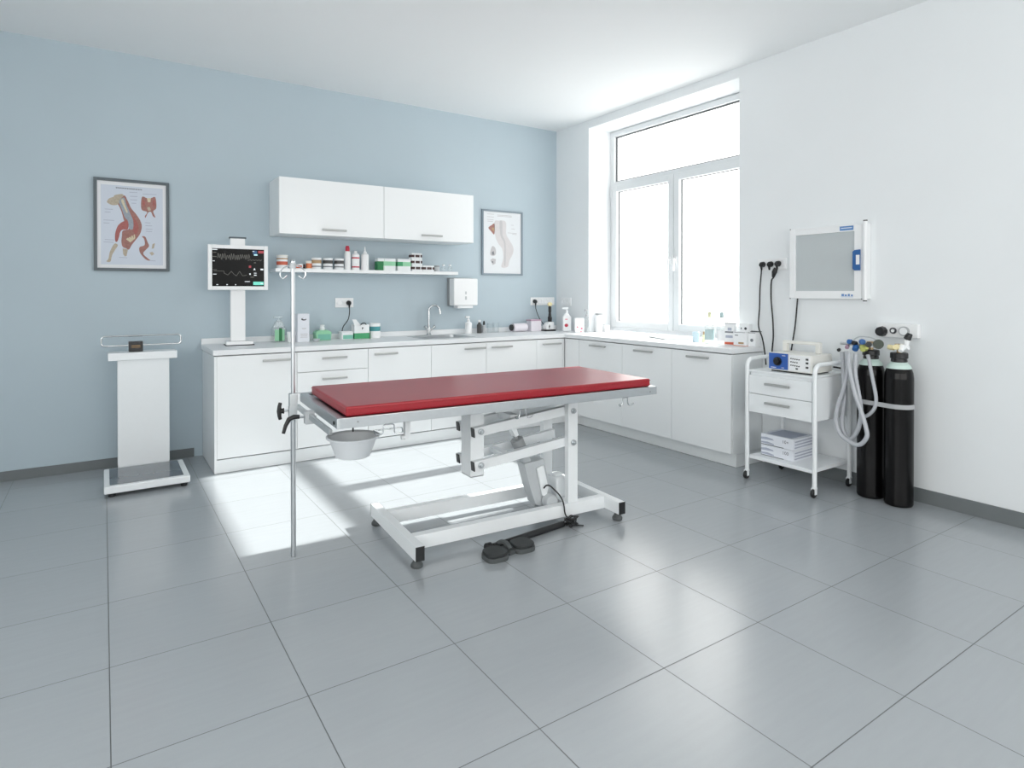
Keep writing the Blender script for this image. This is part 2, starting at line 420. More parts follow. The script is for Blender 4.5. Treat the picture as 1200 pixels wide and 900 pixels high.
# ------------------------------------------------------------------ base cabinets
YFR, XFR, HT = 2.902, 3.395, .915      # door fronts of the back run / right run, worktop height
CB, CT, DT = .105, .868, .019          # carcass bottom, top, door thickness
def handle_bar(mb, a0, a1, z, off, axis):
    """bar handle 30 mm proud of the door face at 'off'"""
    for a in (a0+.018, a1-.018):
        if axis == 'y': mb.cyl((a, off, z), (a, off-.026, z), .0045, seg=10)
        else: mb.cyl((off, a, z), (off-.026, a, z), .0045, seg=10)
    if axis == 'y': mb.box(a0, a1, off-.034, off-.022, z-.0085, z+.0085, .004)
    else: mb.box(off-.034, off-.022, a0, a1, z-.0085, z+.0085, .004)
def back_unit(x0, x1, fronts, label, name='base_cabinet', endpanel=False):
    """fronts: list of (kind, z0, z1, handle x0, x1, z)"""
    t = thing(name, label, 'cabinet', (0, 0, 0), 0, 'white base cabinets')
    t.location = (x0, YFR, 0); W = x1-x0
    c = MB(); d0 = DT+.002
    c.box(0, .018, d0, .630, CB-.005, CT, .001); c.box(W-.018, W, d0, .630, CB-.005, CT, .001)
    c.box(.018, W-.018, d0, .630, CB, CB+.018, .001); c.box(.018, W-.018, .62, .630, CB, CT, .001); c.box(.018, W-.018, d0, .1, CT-.018, CT, .001)
    c.build('carcass', 'cab', t)
    MB().box(0, W, .004, .020, .002, CB-.006, .001).build('plinth', 'cab', t)
    if endpanel: MB().box(-.001, .017, .0, .640, .002, CT, .001).build('end_panel', 'lacquer', t)
    for kind, z0, z1, h0, h1, hz in fronts:
        g = .0018; e0 = .018 if endpanel else g
        o = MB().box(e0, W-g, 0, DT, z0+g, z1-g, .0018).build(kind, 'lacquer', t)
        h = MB(); handle_bar(h, h0-x0, h1-x0, hz, 0, 'y'); h.build('handle', 'handle', o)
    return t
D = lambda h0, h1, z=.82: [('door', CB, CT, h0, h1, z)]
back_unit(.114, .707, D(.446, .661), 'wide white base cabinet at the free left end of the counter, under the monitor', endpanel=True)
back_unit(.707, 1.291, [('drawer', .706, CT, .898, 1.104, .812), ('drawer', .545, .706, .898, 1.104, .646), ('drawer', CB, .545, .898, 1.104, .485)],
          'white base unit with stacked drawers, behind the left end of the red table', 'drawer_cabinet')
back_unit(1.291, 1.878, D(1.336, 1.548), 'white base cabinet between the drawer unit and the sink, under the tissue carton')
back_unit(1.878, 2.453, D(2.204, 2.434), 'white base cabinet directly under the steel sink and tap')
back_unit(2.453, 3.041, D(2.50, 2.734), 'white base cabinet right of the sink, below the dark bottle and glasses')
back_unit(3.041, 3.372, D(3.099, 3.332), 'narrow white base cabinet next to the inner corner of the counter')
def right_unit(y0, y1, h0, h1, label, last=False):
    t = thing('base_cabinet', label, 'cabinet', (XFR, y0, 0), 0, 'white base cabinets'); W = y1-y0; DP = .385
    c = MB(); d0 = DT+.002
    c.box(d0, DP, 0, .018, CB, CT, .001); c.box(d0, DP, W-.018, W, CB, CT, .001)
    c.box(d0, DP, .018, W-.018, CB, CB+.018, .001); c.box(DP-.01, DP, .018, W-.018, CB, CT, .001); c.box(d0, .1, .018, W-.018, CT-.018, CT, .001)
    c.build('carcass', 'cab', t)
    p = MB().box(.066, .082, 0 if not last else .018, W, .002, CB-.002, .001)
    if last: p.box(.066, DP, .002, .018, .002, CB-.002, .001)
    p.build('plinth', 'cab', t)
    g = .0018
    o = MB().box(0, DT, g, W-g, CB+.008, CT, .0018).build('door', 'lacquer', t)
    h = MB(); handle_bar(h, h0-y0, h1-y0, .825, 0, 'x'); h.build('handle', 'handle', o)
right_unit(2.059, 2.672, 2.262, 2.488, 'white base cabinet first from the inner corner under the window')
right_unit(1.470, 2.059, 1.668, 1.888, 'middle white base cabinet of the three under the window, below the tablet')
right_unit(.882, 1.470, 1.075, 1.294, 'white base cabinet at the end of the window counter, beside the white trolley', True)
t = thing('corner_filler', 'narrow blank white filler panel in the inner corner of the base cabinets', 'panel', (3.375, 2.675, 0))
f = MB(); f.box(0, .020, .229, .246, CB, CT, .0015); f.box(.022, .040, 0, .222, CB, CT, .0015); f.box(.088, .104, 0, .225, .002, CB-.002, .001); f.box(0, .09, .232, .246, .002, CB-.006, .001)
f.build('corner_panel', 'lacquer', t)
# worktop: one L with a cut-out for the sink, running into the window recess as its sill
SX0, SX1, SY0, SY1 = 1.885, 2.375, 3.03, 3.40
xs = [.104, SX0, SX1, 3.383, XW-.001, WX-.0195]; ys = [.865, RY0+.003, RY1-.003, 2.886, 2.99, SY0, SY1, YW-.001]
ys = sorted(ys)
def keep(x, y):
    if SX0 < x < SX1 and SY0 < y < SY1: return False
    if y > 2.886 and x < 3.383: return True
    if 3.383 < x < XW: return True
    return x > XW-.001 and RY0+.003 < y < RY1-.003
wt = thing('worktop', 'long white L-shaped counter top along the back wall and under the window', 'worktop', (0, 0, 0))
MB().cells(xs, ys, keep, .876, HT, .003).build('counter_slab', 'worktop', wt)
up = MB(); up.box(.104, XW-.012, YW-.016, YW-.001, HT+.0005, HT+.047, .002); up.box(XW-.014, XW-.001, RY1, YW-.018, HT+.0005, HT+.047, .002)
up.build('upstand', 'worktop', wt)

# sink: pressed steel bowl with drainer lip, and tap
s = thing('sink', 'inset stainless steel sink bowl in the back counter', 'sink', (0, 0, 0))
b = MB(); rx0, rx1, ry0, ry1 = SX0-.018, SX1+.018, SY0-.018, SY1+.018; z = HT+.0008
xs_, ys_ = [rx0, SX0+.012, SX1-.012, rx1], [ry0, SY0+.012, SY1-.012, ry1]
b.cells(xs_, ys_, lambda x, y: not (SX0+.012 < x < SX1-.012 and SY0+.012 < y < SY1-.012), z, z+.003, .001)
b.build('rim', 'steel', s)
def bowl_box(mb, x0, x1, y0, y1, z0, z1, inset):
    n = 24; R = .05
    def ring(i, z):
        o = []
        for cx, cy, a0 in ((x1-i-R, y1-i-R, 0), (x0+i+R, y1-i-R, 90), (x0+i+R, y0+i+R, 180), (x1-i-R, y0+i+R, 270)):
            for k in range(6):
                a = math.radians(a0+90*k/5); o.append((cx+R*math.cos(a), cy+R*math.sin(a), z))
        return o
    rs = [ring(0, z1), ring(.006, z0+.02), ring(.02, z0), ]
    vs = [p for r in rs for p in r]; N_ = len(rs[0]); fs = []
    for i in range(2):
        for k in range(N_): fs.append((i*N_+k, i*N_+(k+1) % N_, (i+1)*N_+(k+1) % N_, (i+1)*N_+k))
    fs.append(tuple(2*N_+k for k in range(N_))); mb._add(vs, fs, 0)
b = MB(); bowl_box(b, SX0+.010, SX1-.010, SY0+.010, SY1-.010, HT-.17, z+.002, .02); b.build('basin', 'steel', s)
b = MB(); b.lathe([(.03, 0), (.03, .004), (.02, .006)], (2.13, 3.2, HT-.170), 20); b.build('drain', 'chrome', s)
t = thing('kitchen_tap', 'chrome swan-neck mixer tap behind the sink', 'tap', (2.129, 3.470, HT+.0008))
b = MB(); b.lathe([(.026, 0), (.026, .008), (.018, .016), (.018, .075), (.014, .085)], (0, 0, 0), 24)
b.build('tap_body', 'chrome', t)
b = MB(); pts = [(0, 0, .08), (0, 0, .16), (0, 0, .23)]
for k in range(9):
    a = PI-PI*k/8; pts.append((.055+.055*math.cos(a), -.02*k/8, .245+.05*math.sin(a)))
pts.append((.112, -.022, .225)); b.tube(pts, .0095, 12, 0, 3); b.cyl((.112, -.022, .232), (.113, -.022, .208), .012, seg=14); b.build('spout', 'chrome', t)
for sx in (-1, 1):
    b = MB(); b.cyl((sx*.012, -.006, .05), (sx*.045, -.02, .078), .010, seg=12); b.cyl((sx*.045, -.02, .078), (sx*.058, -.026, .088), .015, .013, seg=14); b.build('tap_handle', 'chrome', t)

# wall cabinets
def wall_cab(x0, x1, h0, h1, label):
    t = thing('wall_cabinet', label, 'cabinet', (x0, 3.184, 1.827), 0, 'white wall cabinets'); W = x1-x0; H = .467; Dp = YW-3.184-.001
    c = MB(); c.box(0, .018, .021, Dp, 0, H, .001); c.box(W-.018, W, .021, Dp, 0, H, .001); c.box(.018, W-.018, .021, Dp, 0, .018, .001); c.box(.018, W-.018, .021, Dp, H-.018, H, .001); c.box(.018, W-.018, Dp-.01, Dp, .018, H-.018, .0)
    c.build('carcass', 'cab', t)
    o = MB().box(.001, W-.0015, 0, .019, .0, H, .0018).build('door', 'lacquer', t)
    h = MB(); handle_bar(h, h0-x0, h1-x0, .047, 0, 'y'); h.build('handle', 'handle', o)
wall_cab(.640, 1.546, .985, 1.195, 'wide white wall cabinet on the left, above the bottles on the shelf')
wall_cab(1.548, 2.478, 1.905, 2.122, 'wide white wall cabinet on the right, beside the pale framed chart')
# wall shelf
ZS = 1.545
t = thing('wall_shelf', 'thin white wall shelf of jars and bottles below the wall cabinets', 'shelf', (.643, 3.33, ZS-.030))
MB().box(0, 1.742, 0, YW-3.331, 0, .030, .002).build('shelf_board', 'lacquer', t)

# ------------------------------------------------------------------ small items
HT += .0008; ZS += .0008     # things stand a hair above the board they rest on
def lathe_thing(name, label, cat, loc, parts, group=None, seg=28):
    t = thing(name, label, cat, loc, 0, group)
    for pn, prof, m in parts:
        MB().lathe(prof, (0, 0, 0), seg).build(pn, m, t)
    return t
def rings(r, h, bands, n=None):
    """cylinder wall profile with coloured bands: bands [(z0,z1,mi)]"""
    zs = sorted({0, h, *[b[0] for b in bands], *[b[1] for b in bands]})
    pr = [(r-.002, 0, 0), (r, .002, 0)]
    for a, b in zip(zs, zs[1:]):
        mi = 0
        for z0, z1, m in bands:
            if z0-1e-6 <= a and b <= z1+1e-6: mi = m
        pr.append((r, max(a, .002), mi)); pr.append((r, b, mi))
    return pr
# --- on the wall shelf
sy = 3.43
def jar(name, label, x, r, h, lid_h, bands, mats, lidm, group=None, y=sy, z=ZS, cat='jar'):
    t = thing(name, label, cat, (x, y, z), 0, group)
    MB().lathe(rings(r, h-lid_h, bands)).build('jar_body', mats, t)
    MB().lathe([(r*1.03, h-lid_h), (r*1.05, h-lid_h+.002), (r*1.05, h-.003), (r*1.02, h)]).build('lid', lidm, t)
    return t
jar('tall_pot', 'tall cream pot with tan band and orange spot at the left end of the shelf', .719, .046, .116, .018, [(.078, .09, 1), (.03, .06, 2)], ['paper', 'tan', 'orangered'], 'cream', cat='pot')
t = thing('ointment_tube', 'white and orange ointment tube lying on the shelf behind the drip pole', 'tube', (.845, sy, ZS))
MB().prism([(-.055, 0), (.04, .002), (.045, .012), (.045, .036), (.04, .046), (-.055, .028)], -.02, .02, 'Y', 0, .004).build('tube_body', 'paper', t)
MB().box(-.045, .035, -.0215, -.0205, .006, .03, .0).build('label_print', 'orangered', t)
MB().cyl((.046, 0, .024), (.065, 0, .024), .018, seg=16).build('cap', 'brown', t)
jar('small_pot', 'small orange-labelled cream pot just left of the brown-banded jars', .946, .025, .072, .012, [(.008, .05, 1)], ['cream', 'orange'], 'cream', cat='pot')
for x, m, l in ((1.012, 'tan', 'white-lidded jar with a brown shoulder band, first of three matching jars on the shelf'),
                (1.113, 'charcoal', 'white-lidded jar with a dark band, middle of the three matching jars on the shelf'),
                (1.214, 'charcoal', 'white-lidded jar with a dark band, next to the red-capped bottle')):
    jar('cream_jar', l, x, .042, .101, .018, [(.052, .082, 1), (.02, .03, 2)], ['paper', m, 'ink'], 'paper', 'white-lidded jars on the shelf')
lathe_thing('squeeze_bottle', 'slim white bottle with a red cap on the wall shelf', 'bottle', (1.293, sy, ZS), [
    ('bottle_body', [(.026, 0), (.028, .004), (.028, .14), (.024, .165), (.017, .172)], 'white'), ('cap', [(.019, .17), (.019, .200), (.014, .218), (.004, .220)], 'crimson')])
t = thing('label_bottle', 'white bottle with two pink label stripes, between red-capped and pointed bottles', 'bottle', (1.369, sy, ZS))
MB().lathe(rings(.035, .135, [(.022, .034, 1), (.105, .117, 1)])+[(.03, .147, 0), (.014, .155, 0)]).build('bottle_body', ['white', 'crimson'], t)
MB().lathe([(.014, .153), (.014, .172), (.010, .176)]).build('cap', 'white', t)
lathe_thing('dropper_bottle', 'white bottle with a long pointed nozzle on the wall shelf', 'bottle', (1.458, sy, ZS), [
    ('bottle_body', [(.033, 0), (.035, .004), (.035, .135), (.03, .15), (.016, .155)], 'white'), ('nozzle', [(.017, .153), (.017, .168), (.008, .175), (.004, .218), (.0, .22)], 'paper')])
def carton(name, label, x, y, z, w, d, h, bands, mats, cat='box', group=None, rz=0, face='y', extra=None, bev=.0015):
    """printed carton: bands = (z0,z1,mi) wrapped round the four sides"""
    t = thing(name, label, cat, (x, y, z), rz, group)
    zs = sorted({0, h, *[b[0] for b in bands], *[b[1] for b in bands]}); m = MB()
    m.box(-w/2, w/2, -d/2, d/2, 0, h, bev)
    for z0, z1, mi in bands:
        e = .0006
        m.box(-w/2-e, w/2+e, -d/2-e, d/2+e, max(z0, .001), min(z1, h-.001), 0, mi)
    if extra: extra(m, w, d, h)
    m.build('carton', mats, t); return t
t = carton('pill_box', 'white and green carton with a solid green left side on the shelf', 1.657, sy, ZS, .175, .075, .114, [(.045, .086, 1)], ['paper', 'ltgreen', 'dkgreen'],
           extra=lambda m, w, d, h: (m.box(-w/2-.002, -w/2+.055, -d/2-.002, d/2+.002, .001, .085, 0, 2), m.box(-w/2+.062, -w/2+.064, -d/2-.0015, -d/2, .004, h-.004, 0, 1)))
carton('pill_box', 'white and green carton touching the stack of dark-banded packs', 1.834, sy, ZS, .132, .075, .114, [(.045, .086, 1)], ['paper', 'ltgreen', 'green'],
       extra=lambda m, w, d, h: m.box(-w/2-.002, -w/2+.05, -d/2-.002, d/2+.002, .045, .086, 0, 2))
for k, (x, z, w, l) in enumerate(((1.972, 0, .112, 'dark-banded white pack at the bottom of the three-high stack'), (1.968, .0585, .108, 'dark-banded white pack in the middle of the three-high stack'),
                              (1.966, .1165, .108, 'dark-banded white pack on top of the three-high stack'), (2.092, 0, .118, 'dark-banded white pack standing alone right of the stack'))):
    carton('tablet_pack', l, x, sy, ZS+z, w, .07, .057, [(.018, .042, 1)], ['paper', 'brown'], 'pack', 'dark-banded packs on the shelf',
           extra=lambda m, w, d, h: [m.box(-w/2+w*q-.004, -w/2+w*q+.004, -d/2-.0025, -d/2, .001, h-.001, 0, 0) for q in (.30, .80)])
jar('film_pot', 'small grey pot beside the glass vials at the right end of the shelf', 2.196, .028, .06, .014, [], ['greyplastic'], 'midgrey', cat='pot')
for x, l in ((2.272, 'clear glass vial next to the grey pot on the shelf'), (2.345, 'clear glass vial at the very right end of the shelf')):
    lathe_thing('glass_vial', l, 'vial', (x, sy, ZS), [('vial_body', [(.022, 0), (.023, .003), (.023, .045), (.012, .055), (.012, .060)], 'clearglass'), ('cap', [(.013, .059), (.013, .072), (.011, .074)], 'white')], 'glass vials on the shelf')

# --- on the back counter
def pump_bottle(name, label, x, y, r, h, bodym, pumpm, bands=(), extra=None, mats=None, rz=0, z=HT, sq=False):
    t = thing(name, label, 'bottle', (x, y, z), rz); hb = h*.70
    m = MB(); m.lathe(rings(r, hb*.8, list(bands))+[(r*.86, hb*.9, 0), (r*.4, hb*.97, 0), (r*.34, hb, 0)])
    if extra: extra(m)
    m.build('bottle_body', mats or bodym, t)
    p = MB(); p.lathe([(r*.42, hb-.004), (r*.42, hb+.018), (r*.2, hb+.022), (r*.16, h-.02), (r*.16, h-.016)], seg=16)
    p.box(-r*.95, r*.35, -r*.3, r*.3, h-.018, h, .004)
    p.build('pump_head', pumpm, t)
    return t
t = thing('pump_bottle', 'clear square pump bottle with green label beside the monitor stand', 'bottle', (.690, 3.43, HT))
MB().box(-.058, .058, -.035, .035, 0, .125, .012, 0, 3).prism([(-.052, .12), (.052, .12), (.025, .175), (-.025, .175)], -.03, .03, 'Y', 0, .004).build('bottle_body', 'clearplastic', t)
MB().box(-.040, .040, -.0365, -.0355, .012, .108, 0).box(-.006, .02, -.0375, -.0365, .010, .120, 0, 1).build('label_print', ['ltgreen', 'dkgreen'], t)
p = MB(); p.lathe([(.024, .175), (.024, .188), (.010, .190), (.008, .208)], seg=18); p.box(-.042, .035, -.014, .014, .203, .220, .005); p.build('pump_head', 'clearplastic', t)
lathe_thing('plastic_cup', 'short white plastic cup behind the drip pole on the back counter', 'cup', (.778, 3.36, HT), [('cup_wall', [(.030, 0), (.038, .088), (.036, .088), (.029, .004)], 'white')])
t = thing('paper_carton', 'tall white carton with a dark oval emblem, right of the drip pole', 'carton', (.862, 3.33, HT))
m = MB(); m.box(-.049, .049, -.04, .04, 0, .243, .003)
m.flat([(.002+.022*math.cos(a), .196+.011*math.sin(a)) for a in [2*PI*k/20 for k in range(20)]], -.0405, mi=1)
m.flat([(.006+.016*math.cos(a), .201+.006*math.sin(a)) for a in [2*PI*k/20 for k in range(20)]], -.041, mi=0)
for k, (z0, w) in enumerate(((.118, .02), (.110, .014), (.07, .03), (.06, .03), (.05, .026), (.04, .03))): m.rect(-w+.004, w+.004, z0, z0+.003, -.0405, mi=2)
m.build('carton', ['card', 'dkink', 'faint2'], t)
t = thing('wipes_box', 'low green and white wipes box with a tissue pulled up from its top', 'box', (1.062, 3.43, HT))
m = MB(); m.prism([(-.062, 0), (.062, 0), (.070, .07), (.045, .088), (-.045, .088), (-.070, .07)], -.05, .05, 'Y', 0, .004); m.box(-.052, .060, -.0525, -.0515, .008, .055, 0, 1); m.build('box_body', ['ltgreen', 'mint'], t)
MB().lathe([(.02, .086), (.026, .10), (.018, .118), (.022, .134), (.004, .140)], seg=9).build('tissue', 'paper', t)
lathe_thing('steel_dish', 'small shallow grey dish in front of the wipes box', 'dish', (.975, 3.31, HT), [('dish_wall', [(.022, 0), (.034, .022), (.032, .022), (.021, .003)], 'greyplastic')])
t = thing('cotton_box', 'small white box with a green-blue lower half, left of the open tissue carton', 'box', (1.275, 3.42, HT))
m = MB(); m.box(-.052, .052, -.04, .04, 0, .062, .002); m.box(-.0405, .0525, -.0408, .0408, .004, .04, 0, 1); m.build('box_body', ['paper', 'mint'], t)
MB().prism([(-.055, .0625), (.055, .0625), (.042, .074), (-.06, .070)], -.04, .04, 'Y', 0, .002).build('lid', 'paper', t)
t = thing('tissue_carton', 'open white carton with green base and a raised flap, near the wall socket', 'carton', (1.412, 3.43, HT))
m = MB(); m.box(-.07, .07, -.045, -.041, 0, .128, .001); m.box(-.07, .07, .041, .045, 0, .128, .001); m.box(-.07, -.066, -.041, .041, 0, .128, .001); m.box(.066, .07, -.041, .041, 0, .128, .001); m.box(-.066, .066, -.041, .041, 0, .004, .0)
m.box(-.0708, .0708, -.0458, .0458, .001, .052, 0, 1); m.rect(.0, .008, .085, .105, -.0459, mi=2); m.rect(.006, .014, .095, .103, -.0459, mi=2); m.build('carton', ['paper', 'green', 'dkink'], t)
m = MB(); m.prism([(-.07, .128), (-.005, .118), (-.055, .178), (-.092, .180)], -.045, -.041, 'Y', 0, .001); m.build('flap', 'paper', t)
m = MB(); m.tube([(-.012, .0, .12), (-.02, .01, .15), (-.036, .01, .168)], .004, 8, 0, 4); m.tube([(.0, .0, .118), (.02, .0, .138), (.05, .01, .137), (.06, .0, .12)], .005, 8, 0, 4); m.build('glove_cuff', 'rubber', t)
jar('teal_jar', 'white jar with a teal upper band, right of the open carton', 1.548, .050, .138, .028, [(.066, .108, 1)], ['white', 'teal'], 'white', y=3.42, z=HT)
# right of the sink
pump_bottle('soap_bottle', 'plain white soap bottle with a narrow neck, right of the sink', 2.575, 3.46, .036, .180, 'white', 'white')
lathe_thing('dark_bottle', 'dark glass bottle with pale cap standing by the clear beakers', 'bottle', (2.703, 3.455, HT), [('bottle_body', [(.024, 0), (.026, .003), (.026, .085), (.012, .105), (.012, .115)], 'charcoal'), ('cap', [(.014, .114), (.014, .136), (.012, .138)], 'white')])
lathe_thing('pipette_bottle', 'slim dark bottle with a black rubber bulb beside the clear beakers', 'bottle', (2.762, 3.46, HT), [('bottle_body', [(.018, 0), (.019, .003), (.019, .075), (.009, .085)], 'greyplastic'), ('rubber_bulb', [(.011, .084), (.012, .1), (.009, .12), (.003, .126)], 'black')])
for x, l in ((2.828, 'clear glass beaker beside the slim dark bottle'), (2.902, 'clear glass beaker just left of the black-capped roll')):
    t = thing('beaker', l, 'beaker', (x, 3.45, HT), 0, 'clear beakers right of the sink')
    MB().lathe([(.030, 0), (.032, .003), (.032, .098), (.034, .102), (.030, .102), (.029, .006)], cap=True).build('glass_wall', 'clearglass', t)
t = thing('wrap_roll', 'lilac-white wrapped roll with a black end cap lying on the back counter', 'roll', (3.17, 3.42, HT))
MB().cyl((-.075, 0, .046), (.10, 0, .046), .045, seg=28, bev=.004).build('roll_body', 'lilac', t)
MB().cyl((-.100, 0, .046), (-.078, 0, .046), .034, seg=24, bev=.004).build('end_cap', 'black', t)
t = thing('swab_box', 'lilac-white box with a mauve lid edge beside the wrapped roll', 'box', (3.385, 3.43, HT))
MB().box(-.068, .068, -.045, .045, 0, .112, .003).build('box_body', 'lilac', t)
MB().box(-.072, .070, -.048, .048, .1125, .128, .003).build('lid', 'mauve', t)
# otoscope on charging base
t = thing('otoscope_charger', 'black-handled diagnostic lamp standing in a white charging base in the corner', 'instrument', (3.53, 3.36, HT))
MB().box(-.07, .07, -.05, .05, 0, .014, .005).build('base_tray', 'black', t)
m = MB(); m.prism([(-.05, .015), (.055, .015), (.055, .10), (-.01, .10), (-.05, .06)], -.035, .035, 'Y', 0, .006); m.flat([(-.022, .045), (-.010, .075), (.002, .045)], -.0355, mi=1); m.rect(-.016, -.006, .03, .046, -.0355, mi=1); m.build('charging_block', ['white', 'dkink'], t)
m = MB(); m.lathe([(.022, .101), (.024, .15), (.018, .158), (.015, .19), (.013, .2), (.017, .215), (.017, .262), (.012, .272)], (.022, 0, 0), 20); m.build('handle', 'black', t)
m = MB(); m.lathe([(.014, .272), (.026, .28), (.028, .30), (.018, .312), (.006, .316)], (.022, 0, 0), 20); m.cyl((.022, 0, .295), (-.02, -.03, .298), .012, .005, 14); m.build('lamp_head', 'warmbulb', t)
# corner by the window
def redspot(m): m.flat([(-.008+.020*math.cos(a), .066+.018*math.sin(a)) for a in [2*PI*k/24 for k in range(24)]], -.0455, mi=1); m.rect(-.022, .006, .128, .136, -.0455, mi=2)
t = thing('pump_bottle', 'large white pump bottle with a red spot on its label, in the counter corner', 'bottle', (3.66, 3.20, HT), -.55)
m = MB(); m.box(-.046, .046, -.045, .045, 0, .165, .014, 0, 3); m.prism([(-.044, .155), (.044, .155), (.014, .20), (-.014, .20)], -.03, .03, 'Y', 0, .006); redspot(m); m.build('bottle_body', ['white', 'crimson', 'pink'], t)
m = MB(); m.lathe([(.017, .198), (.017, .222), (.007, .225), (.007, .245)], seg=16); m.box(-.05, .018, -.012, .012, .240, .262, .005); m.build('pump_head', 'paper', t)
t = thing('plastic_tub', 'white square tub with small red marks, on the counter right of the red-spot bottle', 'tub', (3.615, 2.935, HT), -.55)
m = MB(); m.box(-.048, .048, -.04, .04, 0, .155, .008, 0, 3); 
for a, z, r in ((-.022, .055, .009), (.022, .04, .012), (.016, .01, .007)): m.flat([(a+r*math.cos(q), z+.006+r*math.sin(q)) for q in [2*PI*k/12 for k in range(12)]], -.0405, mi=1)
m.build('tub_body', ['white', 'pink'], t)
pump_bottle('grey_pump_bottle', 'slim clear bottle with a grey pump head by the window recess edge', 3.722, 2.935, .026, .245, 'clearplastic', 'greylid')
lathe_thing('lidded_jar', 'white jar with a grey lid standing in the window recess', 'jar', (3.885, 2.925, HT), [('jar_body', [(.036, 0), (.038, .004), (.038, .175), (.033, .184)], 'white'), ('lid', [(.039, .183), (.039, .198), (.036, .200)], 'greylid')])
t = thing('white_block', 'low white box at the left end of the window sill, right of the grey-lidded jar', 'box', (3.985, 2.935, HT)); MB().box(-.036, .036, -.036, .036, 0, .068, .003).box(-.038, .038, -.038, .038, .060, .070, .002).build('box_body', 'white', t)
t = thing('tablet', 'silver tablet lying flat on the window sill counter', 'tablet', (3.80, 1.86, HT+.0005), -.38)
MB().box(-.13, .13, -.165, .165, 0, .011, .005).build('tablet_case', 'alu', t); MB().box(-.115, .115, -.15, .15, .0115, .0125, .0).build('screen', 'palecyan', t)
lathe_thing('blue_cup', 'pale blue cup at the left of the bottles on the window counter', 'cup', (3.68, 1.452, HT), [('cup_wall', [(.029, 0), (.030, .084), (.028, .086), (.027, .004)], 'palecyan')])
lathe_thing('yellow_cap_vial', 'small pale yellow bottle between the blue cup and the tall bottles', 'bottle', (3.72, 1.398, HT), [('bottle_body', [(.017, 0), (.018, .003), (.018, .055), (.010, .065)], 'paleyel'), ('cap', [(.011, .064), (.011, .088), (.009, .09)], 'tan')])
for x, y, m_, lm, l in ((3.655, 1.290, 'paleyel', 'paleteal', 'tall clear bottle with a pale yellow cap and grey-green label by the window'), (3.675, 1.185, 'paleteal', 'paper', 'tall clear bottle with a pale teal cap by the window')):
    t = thing('tall_bottle', l, 'bottle', (x, y, HT), 0, 'tall bottles on the window counter')
    MB().lathe([(.036, 0), (.039, .004), (.039, .17), (.034, .195), (.014, .212), (.013, .22)], seg=26).build('bottle_body', 'clearplastic', t)
    MB().lathe([(.0396, .03), (.0396, .115)], seg=26, cap=False).build('label_wrap', lm, t)
    MB().lathe([(.016, .216), (.016, .252), (.012, .262)], seg=18).build('cap', m_, t)
def oface(m, w, d, h):
    m.rect(-w/2+.005, w/2-.005, .10, .112, -d/2-.0012, mi=2); m.rect(-.012, .02, .118, .142, -d/2-.0012, mi=3); m.rect(-w/2+.01, w/2-.01, .06, .08, -d/2-.0012, mi=3)
FZ = -.98   # cartons turned to face the room
t = carton('label_carton', 'tall white carton with an orange-brown bottom stripe next to the teal-capped bottle', 3.655, 1.085, HT, .078, .05, .172, [(.006, .026, 1)], ['paper', 'orangered', 'ink', 'cardgrey'], rz=-PI/2+.25, extra=oface)
MB().box(-.041, .041, -.027, .027, .1725, .180, .001).build('lid', 'greylid', t)
def wface(m, w, d, h):
    m.rect(-w/2+.012, -w/2+.04, h-.03, h-.024, -d/2-.0012, mi=2); m.rect(-.01, .036, .018, .032, -d/2-.0012, mi=1); m.rect(-w/2+.004, w/2-.004, h-.005, h-.002, -d/2-.0012, mi=2)
carton('medicine_box', 'white carton with orange edge on the counter end, below the smallest box', 3.665, .985, HT, .105, .07, .112, [(.002, .006, 3)], ['paper', 'tan', 'dkink', 'orange'], rz=-PI/2+.1, extra=wface)
def rface(m, w, d, h): m.flat([(.0+.013*math.cos(q), .05+.013*math.sin(q)) for q in [2*PI*k/16 for k in range(16)]], -d/2-.0012, mi=1); m.rect(-w/2, w/2, h-.006, h-.003, -d/2-.0012, mi=2)
carton('medicine_box', 'white carton with a round mark at the very end of the window counter', 3.70, .902, HT, .062, .06, .112, [], ['paper', 'ink', 'dkink'], rz=-PI/2+.1, extra=rface)
def tface(m, w, d, h): m.rect(-.03, -.02, .018, .034, -d/2-.0012, mi=1); m.flat([(.012+.011*math.cos(q), .026+.011*math.sin(q)) for q in [2*PI*k/14 for k in range(14)]], -d/2-.0012, mi=2)
carton('medicine_box', 'smallest white carton lying on top of the orange-edged box at the counter end', 3.685, .962, HT+.1135, .085, .055, .062, [], ['paper', 'ink', 'dkink'], rz=-PI/2+.1, extra=tface)
t = thing('forceps', 'dark scissors lying across the medicine boxes at the counter end', 'scissors', (3.69, .885, HT+.1125))
m = MB(); m.tube([(-.01, .04, .004), (0, 0, .004), (.0, -.05, .006)], .0035, 6); m.tube([(.005, .035, .008), (0, 0, .008), (.012, -.05, .007)], .0035, 6); m.build('blades', 'charcoal', t)

